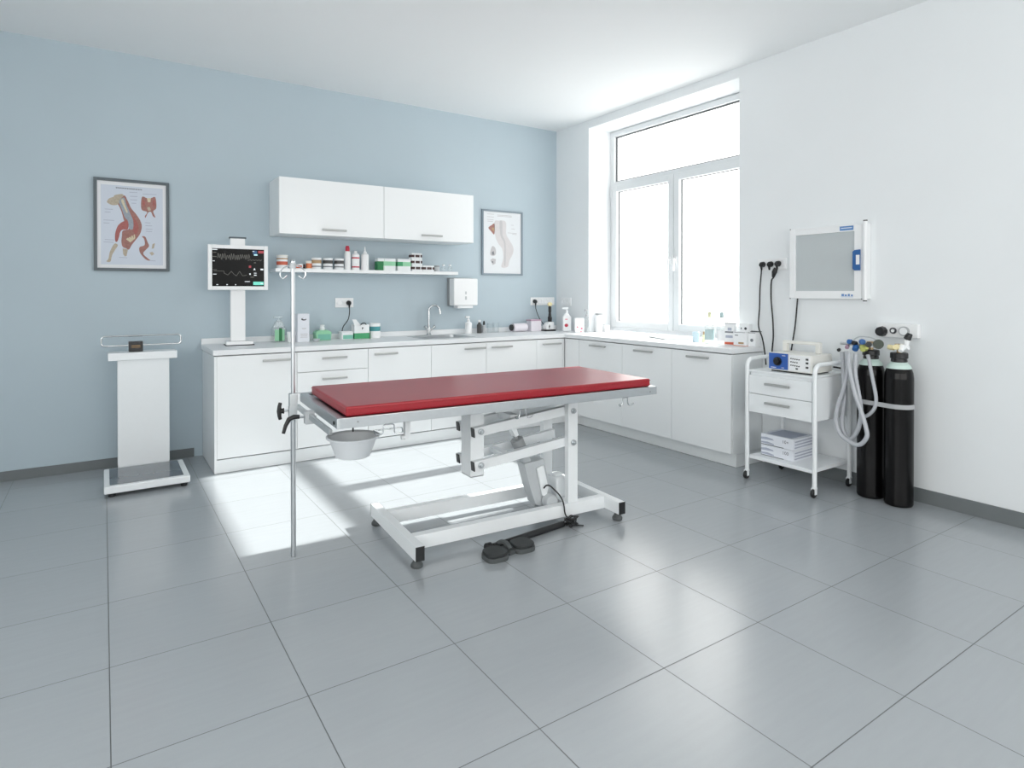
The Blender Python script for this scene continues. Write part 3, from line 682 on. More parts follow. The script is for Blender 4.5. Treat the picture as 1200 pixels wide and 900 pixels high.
# ------------------------------------------------------------------ monitor on stand
t = thing('patient_monitor', 'white bedside monitor with a black screen on a column stand', 'monitor', (.345, 3.30, HT), -.05)
m = MB(); m.box(-.10, .115, -.07, .085, 0, .006, .003, 1); m.box(-.095, .105, -.075, .08, .006, .034, .006); m.build('stand_base', ['white', 'black'], t)
MB().box(-.055, .055, .0, .045, .034, .46, .004).build('stand_column', 'white', t)
m = MB(); m.box(-.055, .055, .0, .04, .80, .866, .006); m.box(-.064, .064, -.004, .044, .8605, .874, .004, 1); m.build('top_clip', ['white', 'framedark'], t)
b = MB(); framebox_y = lambda mb, x0, x1, y0, y1, z0, z1, t_: (mb.box(x0, x0+t_, y0, y1, z0, z1, .004), mb.box(x1-t_, x1, y0, y1, z0, z1, .004), mb.box(x0+t_, x1-t_, y0, y1, z1-t_, z1, .004), mb.box(x0+t_, x1-t_, y0, y1, z0, z0+t_, .004))
SCX, MZ0, MZ1 = .222, .445, .804
framebox_y(b, -SCX, SCX, -.045, -.012, MZ0, MZ1, .030); b.box(-SCX+.006, SCX-.006, -.014, .012, MZ0+.006, MZ1-.006, .004)
b.build('screen_housing', 'white', t)
s = MB(); X0, X1, Z0, Z1 = -.192, .192, MZ0+.030, MZ1-.030
s.box(X0, X1, -.040, -.030, Z0, Z1, 0)
def SX(u): return X0+(X1-X0)*u
def SZ(v): return Z1-(Z1-Z0)*v
yy = -.0404
def R(u0, u1, v0, v1, mi, dy=0): s.rect(SX(u0), SX(u1), SZ(v1), SZ(v0), yy-dy, mi=mi)
def poly(pts, wd, mi):
    for (a, b_), (c, d) in zip(pts, pts[1:]):
        p, q = Vector((SX(a), SZ(b_))), Vector((SX(c), SZ(d))); e = (q-p).normalized(); n = Vector((-e.y, e.x))*wd
        s.flat([(p-n)[:], (q-n)[:], (q+n)[:], (p+n)[:]], yy, mi=mi)
rnd = random.Random(4); wv = []
for k in range(15): wv += [(.10+.042*k, .24+.06*rnd.random()), (.112+.042*k, .12+.07*rnd.random()), (.122+.042*k, .14+.05*rnd.random()), (.131+.042*k, .22+.08*rnd.random())]
poly(wv, .0013, 2)
poly([(.68+.012*k, .29+.015*math.sin(k*1.3)) for k in range(24)], .0012, 2)
poly([(.03+.01*k, .60) for k in range(20)]+[(.23, .66), (.30, .70), (.36, .60), (.42, .69), (.46, .72), (.52, .60), (.58, .72), (.66, .70)], .0012, 2)
R(0, .10, .02, .04, 1); R(.01, .08, .10, .112, 2); R(.01, .08, .21, .225, 2); R(.01, .05, .325, .34, 1); R(.02, .08, .675, .69, 1); R(.02, .09, .56, .57, 2)
R(.08, .115, .95, .97, 1); R(.265, .295, .95, .97, 1); R(.43, .455, .95, .97, 1)
R(.78, .86, .03, .13, 5); R(.80, .87, .13, .165, 6, .0003); R(.885, .995, .03, .10, 4); R(.77, .81, .045, .06, 1, .0003)
R(.70, .745, .44, .50, 4); R(.71, .735, .65, .69, 1); s.flat([(SX(.79), SZ(.56)), (SX(.83), SZ(.56)), (SX(.81), SZ(.50))], yy, mi=1)
R(.93, .985, .52, .56, 1); R(.80, .85, .635, .65, 1); R(.80, .85, .685, .71, 1); R(.80, .84, .35, .37, 2); R(.73, .80, .745, .76, 2)
R(.62, .72, .865, .88, 1); R(.785, .99, .875, .965, 3); R(.93, .98, .915, .935, 1, .0003)
s.build('screen', ['screen', 'scrwhite', 'scrdim', 'scrgreen', 'scrred', 'scrblue', 'scraqua'], t)

# ------------------------------------------------------------------ sockets, dispenser
def socket_plate(mb, n, axis, pitch=.08, h=.088):
    W = n*pitch+.012
    if axis == 'y': mb.box(-W/2, W/2, -.012, 0, -h/2, h/2, .003)
    else: mb.box(-.012, 0, -W/2, W/2, -h/2, h/2, .003)
    return W
def outlet(name, label, loc, n, axis):
    t = thing(name, label, 'socket', loc); m = MB(); socket_plate(m, n, axis); m.build('cover_plate', 'white', t)
    for k in range(n):
        a = (k-(n-1)/2)*.08; m = MB()
        pr = [(.030, 0), (.030, .003), (.022, .003), (.021, -.006), (.0, -.006)]
        if axis == 'y': m.lathe([(r, -.013-z) for r, z in pr], (a, 0, 0), 24, 0, 'Y', False)
        else: m.lathe([(r, -.013-z) for r, z in pr], (0, a, 0), 24, 0, 'X', False)
        m.build('outlet_insert', 'paper', t)
    return t
def plug_cord(name, label, plug, axis, pts, r=.0042, m='black', white_tip=False):
    """schuko plug standing off the wall with its cord; points are world coordinates"""
    t = thing(name, label, 'cord', plug); p = Vector(plug); c = MB()
    d = Vector((0, -1, 0)) if axis == 'y' else Vector((-1, 0, 0))
    c.cyl(d*.0175, d*.045, .0225, .019, 20, bev=.002); c.ball(d*.046+Vector((0, 0, -.004)), .017, 14)
    c.cyl(d*.044+Vector((0, 0, -.010)), d*.040+Vector((0, 0, -.045)), .011, .006, 12)
    c.build('plug', 'black', t)
    MB().tube([Vector(q)-p for q in pts], r, 8, 0, 8).build('cable', m, t)
    return t
outlet('wall_socket', 'double white socket on the blue wall above the open carton', (1.299, YW, 1.245), 2, 'y')
plug_cord('power_cord', 'black plug and cord hanging from the double socket behind the counter boxes', (1.335, YW, 1.243), 'y',
          [(1.335, YW-.042, 1.205), (1.336, YW-.045, 1.16), (1.318, 3.49, 1.09), (1.275, 3.49, 1.03), (1.262, 3.49, .985), (1.27, 3.50, .93), (1.30, 3.51, .9195)])
outlet('wall_socket', 'four-gang white socket strip on the blue wall near the room corner', (3.583, YW, 1.24), 4, 'y')
plug_cord('power_cord', 'black plug and cord running down to the charging base in the corner', (3.463, YW, 1.240), 'y',
          [(3.463, YW-.042, 1.20), (3.466, YW-.045, 1.15), (3.49, 3.48, 1.06), (3.54, 3.46, .98), (3.552, 3.44, .935), (3.55, 3.42, .9205)])
outlet('wall_socket', 'white socket pair on the white wall stub beside the window', (XW, 3.36, 1.235), 2, 'x')
t = thing('towel_dispenser', 'white paper towel dispenser on the blue wall right of the tap', 'dispenser', (2.512, YW, 1.185))
MB().box(-.142, .142, -.045, -.001, .02, .305, .010).build('back_housing', 'midgrey', t)
m = MB(); m.box(-.140, .140, -.150, -.046, .022, .298, .014, 0, 3); m.build('front_cover', 'white', t)
m = MB(); m.rect(-.012, .008, .08, .115, -.1504, mi=0); m.rect(-.010, .006, .135, .165, -.1504, mi=0); m.build('viewing_slot', 'greyplastic', t)
MB().box(-.095, .085, -.145, -.06, -.006, .020, .004).build('paper_towel', 'paper', t)

# ------------------------------------------------------------------ framed charts
def frame_thing(label, x0, x1, z0, z1, ft, fm):
    t = thing('framed_chart', label, 'picture', (x0, YW, z0)); W, H = x1-x0, z1-z0
    f = MB(); framebox_y2 = (f.box(0, ft, -.022, -.001, 0, H, .002), f.box(W-ft, W, -.022, -.001, 0, H, .002), f.box(ft, W-ft, -.022, -.001, H-ft, H, .002), f.box(ft, W-ft, -.022, -.001, 0, ft, .002))
    f.build('frame', fm, t); return t, W, H
PX0, PX1, PZ0, PZ1 = -.622, -.122, 1.507, 2.213
t, W, H = frame_thing('dark-framed animal anatomy chart on the blue wall above the weighing scale', PX0, PX1, PZ0, PZ1, .022, 'framedark')
a = MB(); a.box(.020, W-.020, -.010, -.002, .020, H-.020, 0, 1); a.rect(.045, W-.045, .048, H-.050, -.0105, mi=0)
def pp(cx, cy):     # drawing grid 675 x 900 over the chart
    top = 25+.086*cx; bot = 832+.022*cx
    return (.055+.00076*cx, H-(cy-top)/(bot-top)*(H-.0))
def art(pts, mi, dy):
    P = [Vector((*pp(*q), 0)) for q in pts]
    if len(P) > 5: P = catmull(P, 4, True)
    a.flat([(p.x, p.y) for p in P], -.0108-dy, mi=mi)
art([(130, 235), (185, 180), (215, 225), (245, 290), (290, 345), (325, 400), (338, 450), (325, 510), (290, 560), (250, 610), (225, 650), (200, 640), (170, 625), (160, 580), (165, 530), (170, 490), (200, 480), (225, 470), (215, 420), (185, 400), (165, 330), (150, 290)], 2, 0)
art([(40, 230), (60, 205), (95, 192), (105, 178), (165, 168), (180, 185), (150, 215), (135, 255), (110, 265), (75, 262), (45, 245)], 5, .0003)
art([(140, 230), (185, 200), (205, 260), (235, 330), (262, 400), (262, 470), (228, 470), (215, 400), (190, 370), (165, 300)], 4, .0003)
art([(215, 400), (170, 410), (130, 445), (108, 510), (108, 575), (125, 580), (140, 540), (150, 500), (170, 478), (218, 472)], 3, .0006)
art([(220, 310), (260, 360), (300, 420), (310, 470), (285, 520), (262, 480), (268, 400), (240, 340)], 3, .0006)
art([(160, 225), (178, 215), (195, 270), (215, 320), (205, 330), (182, 280)], 6, .0006)
for k in range(4): art([(200+k*22, 560-k*12), (216+k*20, 548-k*10), (250+k*10, 575-k*8), (238+k*10, 590-k*8)], 6, .0006)
art([(170, 640), (215, 650), (205, 705), (190, 710), (175, 690)], 5, .0003)
art([(100, 600), (130, 612), (108, 650), (80, 700), (66, 755), (32, 752), (50, 730), (62, 670)], 5, 0)
art([(340, 195), (385, 205), (420, 205), (460, 198), (468, 290), (440, 320), (460, 372), (438, 362), (420, 325), (395, 330), (372, 375), (366, 360), (385, 325), (335, 300)], 2, 0)
art([(385, 205), (420, 205), (415, 240), (392, 240)], 6, .0003); art([(385, 285), (410, 280), (420, 310), (395, 318)], 5, .0003); art([(345, 215), (370, 240), (360, 280), (345, 270)], 3, .0003); art([(440, 220), (456, 225), (455, 280), (435, 270)], 3, .0003)
art([(338, 538), (368, 540), (390, 590), (400, 625), (350, 680), (375, 715), (412, 745), (380, 742), (340, 705), (318, 670), (318, 630), (362, 612), (358, 560)], 2, 0)
art([(432, 605), (455, 596), (445, 640), (425, 645)], 5, 0); art([(405, 680), (430, 670), (448, 690), (425, 705)], 5, 0)
for x0, y0, w in ((115, 108, 235),): [art([(x0+k*12, y0+k*1.05), (x0+k*12+9, y0+k*1.05+.8), (x0+k*12+9, y0+k*1.05+11-3*(k % 2)), (x0+k*12, y0+k*1.05+10)], 7, 0) for k in range(19)]
for x0, y0, w in ((230, 150, 70), (235, 185, 65), (238, 215, 60), (250, 245, 40), (20, 295, 70), (20, 320, 50), (10, 390, 90), (10, 415, 50), (345, 165, 125), (365, 415, 50), (370, 440, 60), (372, 470, 60), (375, 490, 55), (20, 560, 80), (10, 580, 85), (140, 715, 70), (410, 745, 50)):
    art([(x0, y0), (x0+w, y0+w*.06), (x0+w, y0+w*.06+5), (x0, y0+5)], 8, 0)
a.build('print', ['posterpaper', 'postermargin', 'flesh', 'flesh2', 'fleshblue', 'bone', 'rib', 'ink', 'cardgrey'], t)
t, W, H = frame_thing('pale framed anatomy chart on the blue wall between wall cabinet and corner', 2.781, 3.304, 1.527, 2.225, .018, 'framegrey')
a = MB(); a.box(.016, W-.016, -.010, -.002, .016, H-.016, 0, 0)
def pp(cx, cy):
    u = (cx-90)/(535-90); top = 100+(130-100)*u; bot = 825
    return (u*W, H-(cy-top)/(bot-top)*H)
art([(225, 240), (270, 225), (330, 225), (352, 260), (352, 370), (390, 440), (432, 520), (425, 590), (390, 660), (370, 730), (300, 735), (320, 640), (310, 540), (270, 480), (235, 400)], 1, 0)
art([(280, 240), (310, 238), (312, 380), (345, 470), (345, 700), (330, 700), (330, 480), (290, 390)], 2, .0003)
art([(160, 305), (195, 275), (222, 258), (228, 300), (222, 378), (190, 345)], 3, 0); art([(195, 300), (225, 305), (222, 345), (200, 330)], 4, .0003)
art([(185, 545), (205, 505), (235, 530), (240, 590), (215, 615), (180, 600)], 2, 0); art([(180, 660), (205, 640), (240, 650), (235, 700), (205, 715)], 2, 0); art([(195, 575), (215, 560), (225, 600), (200, 605)], 5, .0003); art([(190, 680), (210, 670), (215, 700)], 5, .0003)
for x0, y0, w in ((145, 150, 75), (145, 180, 75), (145, 210, 70), (150, 230, 60), (255, 160, 160), (255, 172, 160), (405, 270, 30), (410, 310, 40), (370, 355, 100), (420, 370, 50)): art([(x0, y0), (x0+w, y0+w*.06), (x0+w, y0+w*.06+5), (x0, y0+5)], 2, 0)
a.build('print', ['paleposter', 'faint', 'faint2', 'flesh', 'tan', 'ink'], t)

# ------------------------------------------------------------------ weighing scale
t = thing('weighing_scale', 'white floor scale with a glass platform, tall column and chrome rail', 'scale', (-.315, 2.98, 0))
m = MB(); m.box(-.250, .250, -.275, .225, .026, .074, .010, 0, 3); m.build('platform', 'whitepc', t)
MB().box(-.218, .212, -.240, .196, .0745, .078, .001).build('glass_plate', 'smoked', t)
for x in (-.205, .215):
    for y in (-.235, .185):
        MB().lathe([(.020, 0), (.022, .004), (.022, .018), (.015, .025)], (x, y, 0), 18).build('foot', 'black', t)
MB().box(-.165, .163, .215, .335, .080, .850, .004).build('column', 'whitepc', t)
MB().box(-.163, .161, .228, .322, .0, .081, .002).build('column_base', 'whitepc', t)
MB().box(-.222, .212, .185, .365, .8505, .905, .004).build('column_cap', 'whitepc', t)
m = MB(); m.box(-.095, -.005, .235, .300, .9055, .98, .004, 0); m.rect(-.078, -.022, .945, .953, .2345, mi=1); m.rect(-.078, -.02, .935, .939, .2345, mi=1); m.build('display', ['black', 'amber'], t)
m = MB(); c = []
x0, x1, z0, z1, rr = -.262, .245, .952, 1.022, .022
for cx, cz, a0 in ((x1-rr, z1-rr, 0), (x0+rr, z1-rr, 90), (x0+rr, z0+rr, 180), (x1-rr, z0+rr, 270)):
    for k in range(7): an = math.radians(a0+15*k); c.append((cx+rr*math.cos(an), .27, cz+rr*math.sin(an)))
m.tube(c, .0065, 10, 0, 0, True); m.build('rail', 'chrome', t)

# ------------------------------------------------------------------ examination table  (local frame: x along, y across, origin at the near left base corner)
TR = -.0621; TO = Vector((.6824, .6386, 0))
def TW(l, w, z): c, s_ = math.cos(TR), math.sin(TR); return Vector((TO.x+l*c-w*s_, TO.y+l*s_+w*c, z))
t = thing('examination_table', 'long height-adjustable examination table with a red pad on a white lifting frame', 'table', TO, TR)
ZB0, ZB1 = .043, .114; LB, WB = 1.304, .7205; bw = .047
for l in (0, LB-bw):
    o = MB().box(l, l+bw, .004, WB-.004, ZB0, ZB1, .004).build('base_crossbeam', 'whitepc', t)
    for y0, y1 in ((0, .0038), (WB-.0038, WB)): MB().box(l+.0005, l+bw-.0005, y0, y1, ZB0+.0005, ZB1-.0005, .0015).build('end_cap', 'black', o)
    for w in (.045, WB-.045): MB().lathe([(.026, 0), (.030, .004), (.030, .014), (.022, .026), (.012, .0425)], (l+bw/2, w, 0), 20).build('foot', 'greyrub', t)
NB = (.135, .185); FB = (.535, .585)       # near and far long rails
for b_ in (NB, FB): MB().box(bw, LB-bw, b_[0], b_[1], ZB0, ZB1, .004).build('base_rail', 'whitepc', t)
def bolt(p, parent, d=-1):
    m = MB(); m.cyl((p[0], p[1], p[2]), (p[0], p[1]+d*.006, p[2]), .017, seg=18); m.cyl((p[0], p[1]+d*.006, p[2]), (p[0], p[1]+d*.018, p[2]), .011, .010, 6); m.cyl((p[0], p[1]+d*.018, p[2]), (p[0], p[1]+d*.022, p[2]), .005, seg=10); m.build('bolt', 'steel', parent)
UL0, UL1 = .998, 1.066
for w0, w1, d in ((.145, .183, -1), (.412, .450, 1)):
    o = MB().box(UL0, UL1, w0, w1, ZB1, .705, .004).build('base_upright', 'whitepc', t)
    for z in (.649, .464): bolt((1.034, w0 if d < 0 else w1, z), o, d)
for w0, w1, d in ((.1835, .2225, -1), (.3725, .4115, 1)):
    for zl, zr in ((.586, .649), (.403, .466)):
        wm = (w0+w1)/2; e = Vector((1.034-.447, 0, zr-zl)).normalized()
        p0 = Vector((.447, wm, zl))-e*.04; p1 = Vector((1.034, wm, zr))+e*.025
        o = MB().beam(p0+e*.003, p1, w1-w0-.0015, .052, .003).build('lift_arm', 'whitepc', t)
        q0 = p0; MB().beam(q0-e*.003, q0+e*.0025, w1-w0-.002, .050, .001).build('end_cap', 'black', o)
        bolt((.447, w0 if d < 0 else w1, zl), o, d)
o = MB().box(.404, .488, .225, .345, .335, .7385, .005).build('lift_column', 'whitepc', t)
MB().box(.406, .486, .227, .343, .330, .3345, .001).build('column_cap', 'midgrey', o)
m = MB(); m.cyl((.447, .3455, .586), (.447, .372, .586), .018, seg=16); m.build('pivot_spacer', 'steel', o)
m = MB(); m.cyl((.447, .3455, .403), (.447, .372, .403), .018, seg=16); m.build('pivot_spacer', 'steel', o)
MB().box(.656, .701, .2245, .3705, .612, .649, .003).build('arm_crossbar', 'whitepc', t)
MB().box(.60, .64, .2245, .3705, .415, .445, .003).build('arm_crossbar', 'whitepc', t)
MB().box(.990, 1.074, .1855, .5345, .072, .1138, .003).build('base_crossbar', 'whitepc', t)
# linear actuator hung between the arms
a = thing('lift_actuator', None, None, (-.044, -.063, 0)); a.parent = t
m = MB(); m.prism([(.70, .616), (.75, .616), (.782, .515), (.762, .505)], .335, .385, 'Y', 0, .003); m.build('upper_bracket', 'whitepc', a)
m = MB(); ax = Vector((.17, 0, -.37)).normalized(); p = Vector((.772, .36, .508))
m.cyl(p, p+ax*.06, .014, seg=16); m.cyl(p+ax*.02, p+ax*.10, .038, .038, 20, bev=.004); m.build('piston', 'midgrey', a)
m = MB(); m.cyl(p+ax*.09, p+ax*.42, .030, seg=22); m.build('actuator_tube', 'greyplastic', a)
m = MB(); m.prism([(.806, .350), (.945, .362), (.965, .27), (1.0, .135), (.985, .095), (.925, .078), (.885, .10), (.845, .21)], .315, .405, 'Y', 0, .008); m.build('motor_housing', 'greyplastic', a)
m = MB(); m.prism([(.885, .315), (.93, .33), (.965, .19), (.95, .145), (.925, .15)], .298, .3145, 'Y', 0, .005); m.build('control_plate', 'whitepc', a)
m = MB(); m.cyl((.965, .31, .117), (.965, .255, .117), .044, .040, 26, bev=.005); m.cyl((.92, .40, .09), (1.0, .40, .075), .03, seg=16); m.build('motor_drum', 'greyplastic', a)
m = MB(); m.box(1.03, 1.105, .31, .42, .1145, .235, .012, 0, 3); m.cyl((1.068, .36, .235), (1.068, .36, .25), .03, seg=18, bev=.004); m.build('control_box', 'whitepc', a)
m = MB(); m.tube([(1.098, .30, .225), (1.105, .30, .20), (1.105, .30, .12), (1.09, .30, .108)], .006, 8, 0, 4); m.build('conduit', 'greyplastic', a)
# top: steel rim, panel and pad
L0, L1, W0, W1, ZT0, ZT1 = -.404, 1.433, -.122, .669, .7525, .7986
m = MB(); th = .004
def channel(mb, x0, x1, y0, y1): pass
tf = MB()
tf.box(L0, L1, W0, W0+.035, ZT0, ZT1, .003); tf.box(L0, L1, W1-.035, W1, ZT0, ZT1, .003)
tf.box(L0, L0+.035, W0+.035, W1-.035, ZT0, ZT1, .003); tf.box(L1-.035, L1, W0+.035, W1-.035, ZT0, ZT1, .003)
rim = tf.build('top_frame', 'steel', t)
for l in (L0,): 
    m = MB(); m.box(l-.001, l+.012, W0-.0012, W0+.01, ZT0+.001, ZT1-.001, .001); m.build('corner_bracket', 'alu', rim)
    m = MB(); m.cyl((l+.001, W0+.05, ZT0+.02), (l-.004, W0+.05, ZT0+.02), .008, seg=12); m.build('screw', 'rubber', rim)
m = MB(); m.cyl((L1-.05, W0, ZT0+.018), (L1-.05, W0-.002, ZT0+.018), .004, seg=10); m.cyl((L0+.09, W0, ZT0+.025), (L0+.09, W0-.002, ZT0+.025), .004, seg=10); m.build('screw', 'midgrey', rim)
MB().box(L0+.036, L1-.036, W0+.036, W1-.036, ZT0+.022, ZT0+.036, .002).build('top_panel', 'steel', t)
m = MB(); m.box(.39, .50, W0+.036, W1-.036, ZT0-.013, ZT0+.021, .002); m.box(1.0, 1.07, W0+.036, W1-.036, ZT0-.013, ZT0+.021, .002); m.build('under_bearer', 'whitepc', t)
ML0, ML1, MW0, MW1, MZ = -.361, 1.396, -.108, .585, .8436
m = MB(); m.box(ML0, ML1, MW0, MW1, ZT1+.0008, MZ, .010, 0, 4)
pad = m.build('mattress_pad', 'red', t)
def seam_loop(z): return [(ML0-.0004, MW0-.0004, z), (ML1+.0004, MW0-.0004, z), (ML1+.0004, MW1+.0004, z), (ML0-.0004, MW1+.0004, z)]
for z in (MZ-.010, ZT1+.012):
    m = MB(); c = seam_loop(z)
    for i in range(4): m.tube([c[i], c[(i+1) % 4]], .0016, 6)
    m.build('piping', 'red', pad)
# wire hooks and bracket under the near edge
def wire_hook(pts, r=.0032): MB().tube(pts, r, 8, 0, 5).build('wire_hook', 'chrome', t)
zf = ZT0-.003
for l in (.535, 1.205):
    for s_ in (-1, 1):
        wire_hook([(l+s_*.018, W0+.012, zf+.002), (l+s_*.020, W0+.012, zf-.028), (l+s_*.030, W0+.010, zf-.044), (l+s_*.047, W0+.002, zf-.040), (l+s_*.052, W0-.002, zf-.030)])
    wire_hook([(l-.018, W0+.012, zf), (l, W0+.012, zf+.0005), (l+.018, W0+.012, zf)])
def wire_poly(pts, r=.0030):
    P = []
    pts = [Vector(p) for p in pts]
    for a, b, c in zip(pts, pts[1:], pts[2:]):       # rounded corners
        u, v = (a-b), (c-b); d = min(.008, u.length*.45, v.length*.45)
        P += [b+u.normalized()*d, b+(u.normalized()+v.normalized())*d*.28, b+v.normalized()*d]
    MB().tube([pts[0]]+P+[pts[-1]], r, 8).build('wire_hook', 'chrome', t)
wire_poly([(-.232, W0+.036, .722), (-.232, W0+.004, .709), (-.200, W0+.004, .709), (-.198, W0+.004, zf), (-.148, W0+.004, zf), (-.146, W0+.004, .706), (-.108, W0+.004, .706), (-.098, W0+.036, .722), (-.225, W0+.038, .722)])
m = MB(); m.box(-.052, -.025, .0, .03, .64, ZT0, .003); m.cyl((-.038, .012, .655), (-.068, .012, .650), .011, seg=14, bev=.002); m.build('hook_bracket', 'whitepc', t)

# infusion pole clamped at the table's far left corner
PL, PW = -.475, .475
pole = thing('infusion_pole', 'slim chrome drip pole with hooks, clamped to the left end of the red table', 'pole', TW(PL, PW, 0), TR)
m = MB(); m.lathe([(.0115, 0), (.0125, .003), (.0125, .80), (.0105, .802), (.0105, 1.47), (.012, 1.475), (.012, 1.50), (.007, 1.508)], seg=18); m.build('pole_tube', 'steel', pole)
for s_ in (-1, 1):
    m = MB(); q = Vector((s_*.8, -s_*.3, 0)).normalized()
    m.tube([q*.008+Vector((0, 0, 1.475)), q*.03+Vector((0, 0, 1.474)), q*.055+Vector((0, 0, 1.455)), q*.062+Vector((0, 0, 1.43)), q*.048+Vector((0, 0, 1.412)), q*.028+Vector((0, 0, 1.428))], .0032, 8, 0, 6)
    m.build('bag_hook', 'chrome', pole)
m = MB(); m.lathe([(.016, 1.462), (.016, 1.488), (.012, 1.492)], seg=18); m.build('hook_collar', 'greyplastic', pole)
m = MB(); m.box(-.020, .020, -.020, .020, .765, .83, .005); m.box(-.022, .017, -.018, .018, .70, .768, .005); m.build('clamp_block', 'alu', pole)
m = MB(); m.cyl((-.022, 0, .745), (-.050, 0, .745), .006, seg=12); m.build('clamp_screw', 'chrome', pole)
m = MB(); m.cyl((-.045, 0, .745), (-.062, 0, .745), .015, .010, 14); m.tube([(-.062, 0, .787), (-.066, 0, .77), (-.067, 0, .745), (-.066, 0, .72), (-.062, 0, .703)], [.0085, .0095, .012, .0095, .0085], 12, 0, 0); m.build('clamp_knob', 'black', pole)
rail0, rail1 = Vector((.0225, -.0, .760)), Vector((-.409-PL, -.030-PW, .722))
m = MB(); m.beam(rail0, rail1, .016, .026, .003); m.build('support_arm', 'alu', pole)
pm = rail0.lerp(rail1, .38); m = MB(); m.box(pm.x-.022, pm.x+.022, pm.y-.022, pm.y+.022, pm.z-.038, pm.z+.024, .004); m.cyl((pm.x+.024, pm.y, pm.z-.012), (pm.x+.033, pm.y, pm.z-.012), .01, seg=12); m.build('arm_clamp', 'greyplastic', pole)
m = MB(); q = Vector((pm.x-.022, pm.y-.005, pm.z-.002)); m.cyl(q, q+Vector((-.035, 0, 0)), .006, seg=10); m.build('lever_spindle', 'chrome', pole)
m = MB(); m.tube([q+Vector((-.025, 0, .002)), q+Vector((-.05, 0, .004)), q+Vector((-.072, 0, -.005)), q+Vector((-.088, 0, -.035)), q+Vector((-.098, 0, -.07))], [.010, .0115, .0115, .0095, .008], 12, 0, 0); m.build('clamp_lever', 'black', pole)
# grey bowl hanging below the rim
bw_ = thing('instrument_bowl', 'round grey plastic bowl hung under the left end of the red table', 'bowl', TW(-.315, -.048, .610), TR)
MB().lathe([(.070, 0), (.076, .003), (.104, .082), (.116, .085), (.118, .092), (.108, .092), (.101, .086), (.073, .008)], seg=48).build('bowl_wall', 'bowl', bw_)
m = MB(); m.cyl((.020, .072, .0925), (.020, .072, .1422), .004, seg=10); m.build('hanger_pin', 'rubber', bw_)

# foot switch with guard tube, cable and coil
fs = thing('foot_switch', 'black twin-pedal foot switch with a tube and coiled cable on the floor', 'foot switch', (1.15, .58, 0), -.05)
def oval(cx, cy, rx, ry, n=28, p=3): 
    return [(cx+rx*math.copysign(abs(math.cos(a))**(2/p), math.cos(a)), cy+ry*math.copysign(abs(math.sin(a))**(2/p), math.sin(a))) for a in [2*PI*k/n for k in range(n)]]
for cx, cy in ((-.070, -.030), (.105, -.005)):
    MB().prism(oval(cx, cy, .062, .062), .0, .024, 'Z', 0, .004).build('pedal_base', 'greyrub', fs)
    MB().prism(oval(cx, cy, .058, .058), .0245, .040, 'Z', 0, .005).build('pedal', 'rubber', fs)
m = MB(); m.prism([(-.045, .025), (-.02, .044), (.07, .052), (.06, .0), (.045, -.04), (.01, -.045), (-.01, -.02)], .0, .020, 'Z', 0, .003); m.tube([(-.005, .070, .020), (.012, .045, .040), (.022, .01, .040), (.024, -.025, .022)], .013, 10, 0, 5); m.build('bridge', 'greyrub', fs)
inv = Matrix.Rotation(.05, 4, 'Z') @ Matrix.Translation((-1.15, -.58, 0))
T0, T1 = inv @ Vector((1.120, .640, .0195)), inv @ Vector((1.622, .686, .0185))
m = MB(); m.cyl(T0, T1, .017, seg=16, bev=.003); m.build('guard_tube', 'black', fs)
m = MB(); td = (T1-T0).normalized(); m.cyl(T0-td*.045+Vector((0, 0, .005)), T0-td*.012+Vector((0, 0, .005)), .023, seg=18, bev=.003); m.build('tube_collar', 'black', fs)
cc = inv @ TW(.975, .085, .0)
m = MB(); cpts = [inv @ TW(*q) for q in ((.882, .2275, .197), (.892, .220, .213), (.912, .213, .212), (.935, .203, .190), (.957, .178, .160), (.958, .146, .136), (.953, .124, .110), (.955, .112, .065))]+[cc+Vector((.005, .010, .03))]
m.tube(cpts, .0042, 8, 0, 8)
coil = []
for k in range(64):
    an = k*.70; rr = .030+.008*math.sin(k*1.9); coil.append(cc+Vector((rr*1.15*math.cos(an)+.010*math.sin(k*.37), .72*rr*math.sin(an), .008+.022*(1+math.sin(k*.61))+.004*(k % 3))))
m.tube(coil, .0040, 7, 0, 3); m.tube([T1-td*.01, T1+td*.02, cc+Vector((-.01, .0, .012)), cc+Vector((.04, -.02, .008)), cc+Vector((.065, -.03, .0055))], .0045, 8, 0, 5)
m.build('cable', 'black', fs)

# ------------------------------------------------------------------ trolley
tr = thing('instrument_trolley', 'white two-drawer trolley on castors beside the gas cylinders', 'trolley', (3.303, .172, 0))
TWd, TDp = .505, .430        # across (y) and deep (x)
for y in (0, TWd):
    c = [(0, y, .070), (0, y, .30), (0, y, .60), (0, y, .806)]
    for k in range(1, 8): an = PI-PI/2*k/8; c.append((.058+.058*math.cos(an), y, .806+.058*math.sin(an)))
    c += [(.058, y, .864), (.20, y, .866), (TDp-.058, y, .864)]
    for k in range(1, 8): an = PI/2-PI/2*k/8; c.append((TDp-.058+.058*math.cos(an), y, .806+.058*math.sin(an)))
    c += [(TDp, y, .806), (TDp, y, .60), (TDp, y, .30), (TDp, y, .070)]
    MB().tube(c, .0145, 14).build('side_frame', 'whitepc', tr)
body = MB(); body.box(.016, TDp-.012, .0165, TWd-.0165, .486, .775, .006); body.build('drawer_housing', 'whitepc', tr)
MB().box(-.004, TDp-.006, .0155, TWd-.0155, .7755, .789, .003).build('top_shelf', 'whitepc', tr)
for z0, z1, hz in ((.624, .752, .703), (.489, .620, .570)):
    o = MB().box(-.006, .0155, .018, TWd-.018, z0, z1, .002).build('drawer', 'whitepc', tr)
    h = MB(); handle_bar(h, .160, .345, hz, -.006, 'x'); h.build('handle', 'handle', o)
MB().box(.0, TDp, .016, TWd-.016, .152, .177, .003).build('lower_shelf', 'whitepc', tr)
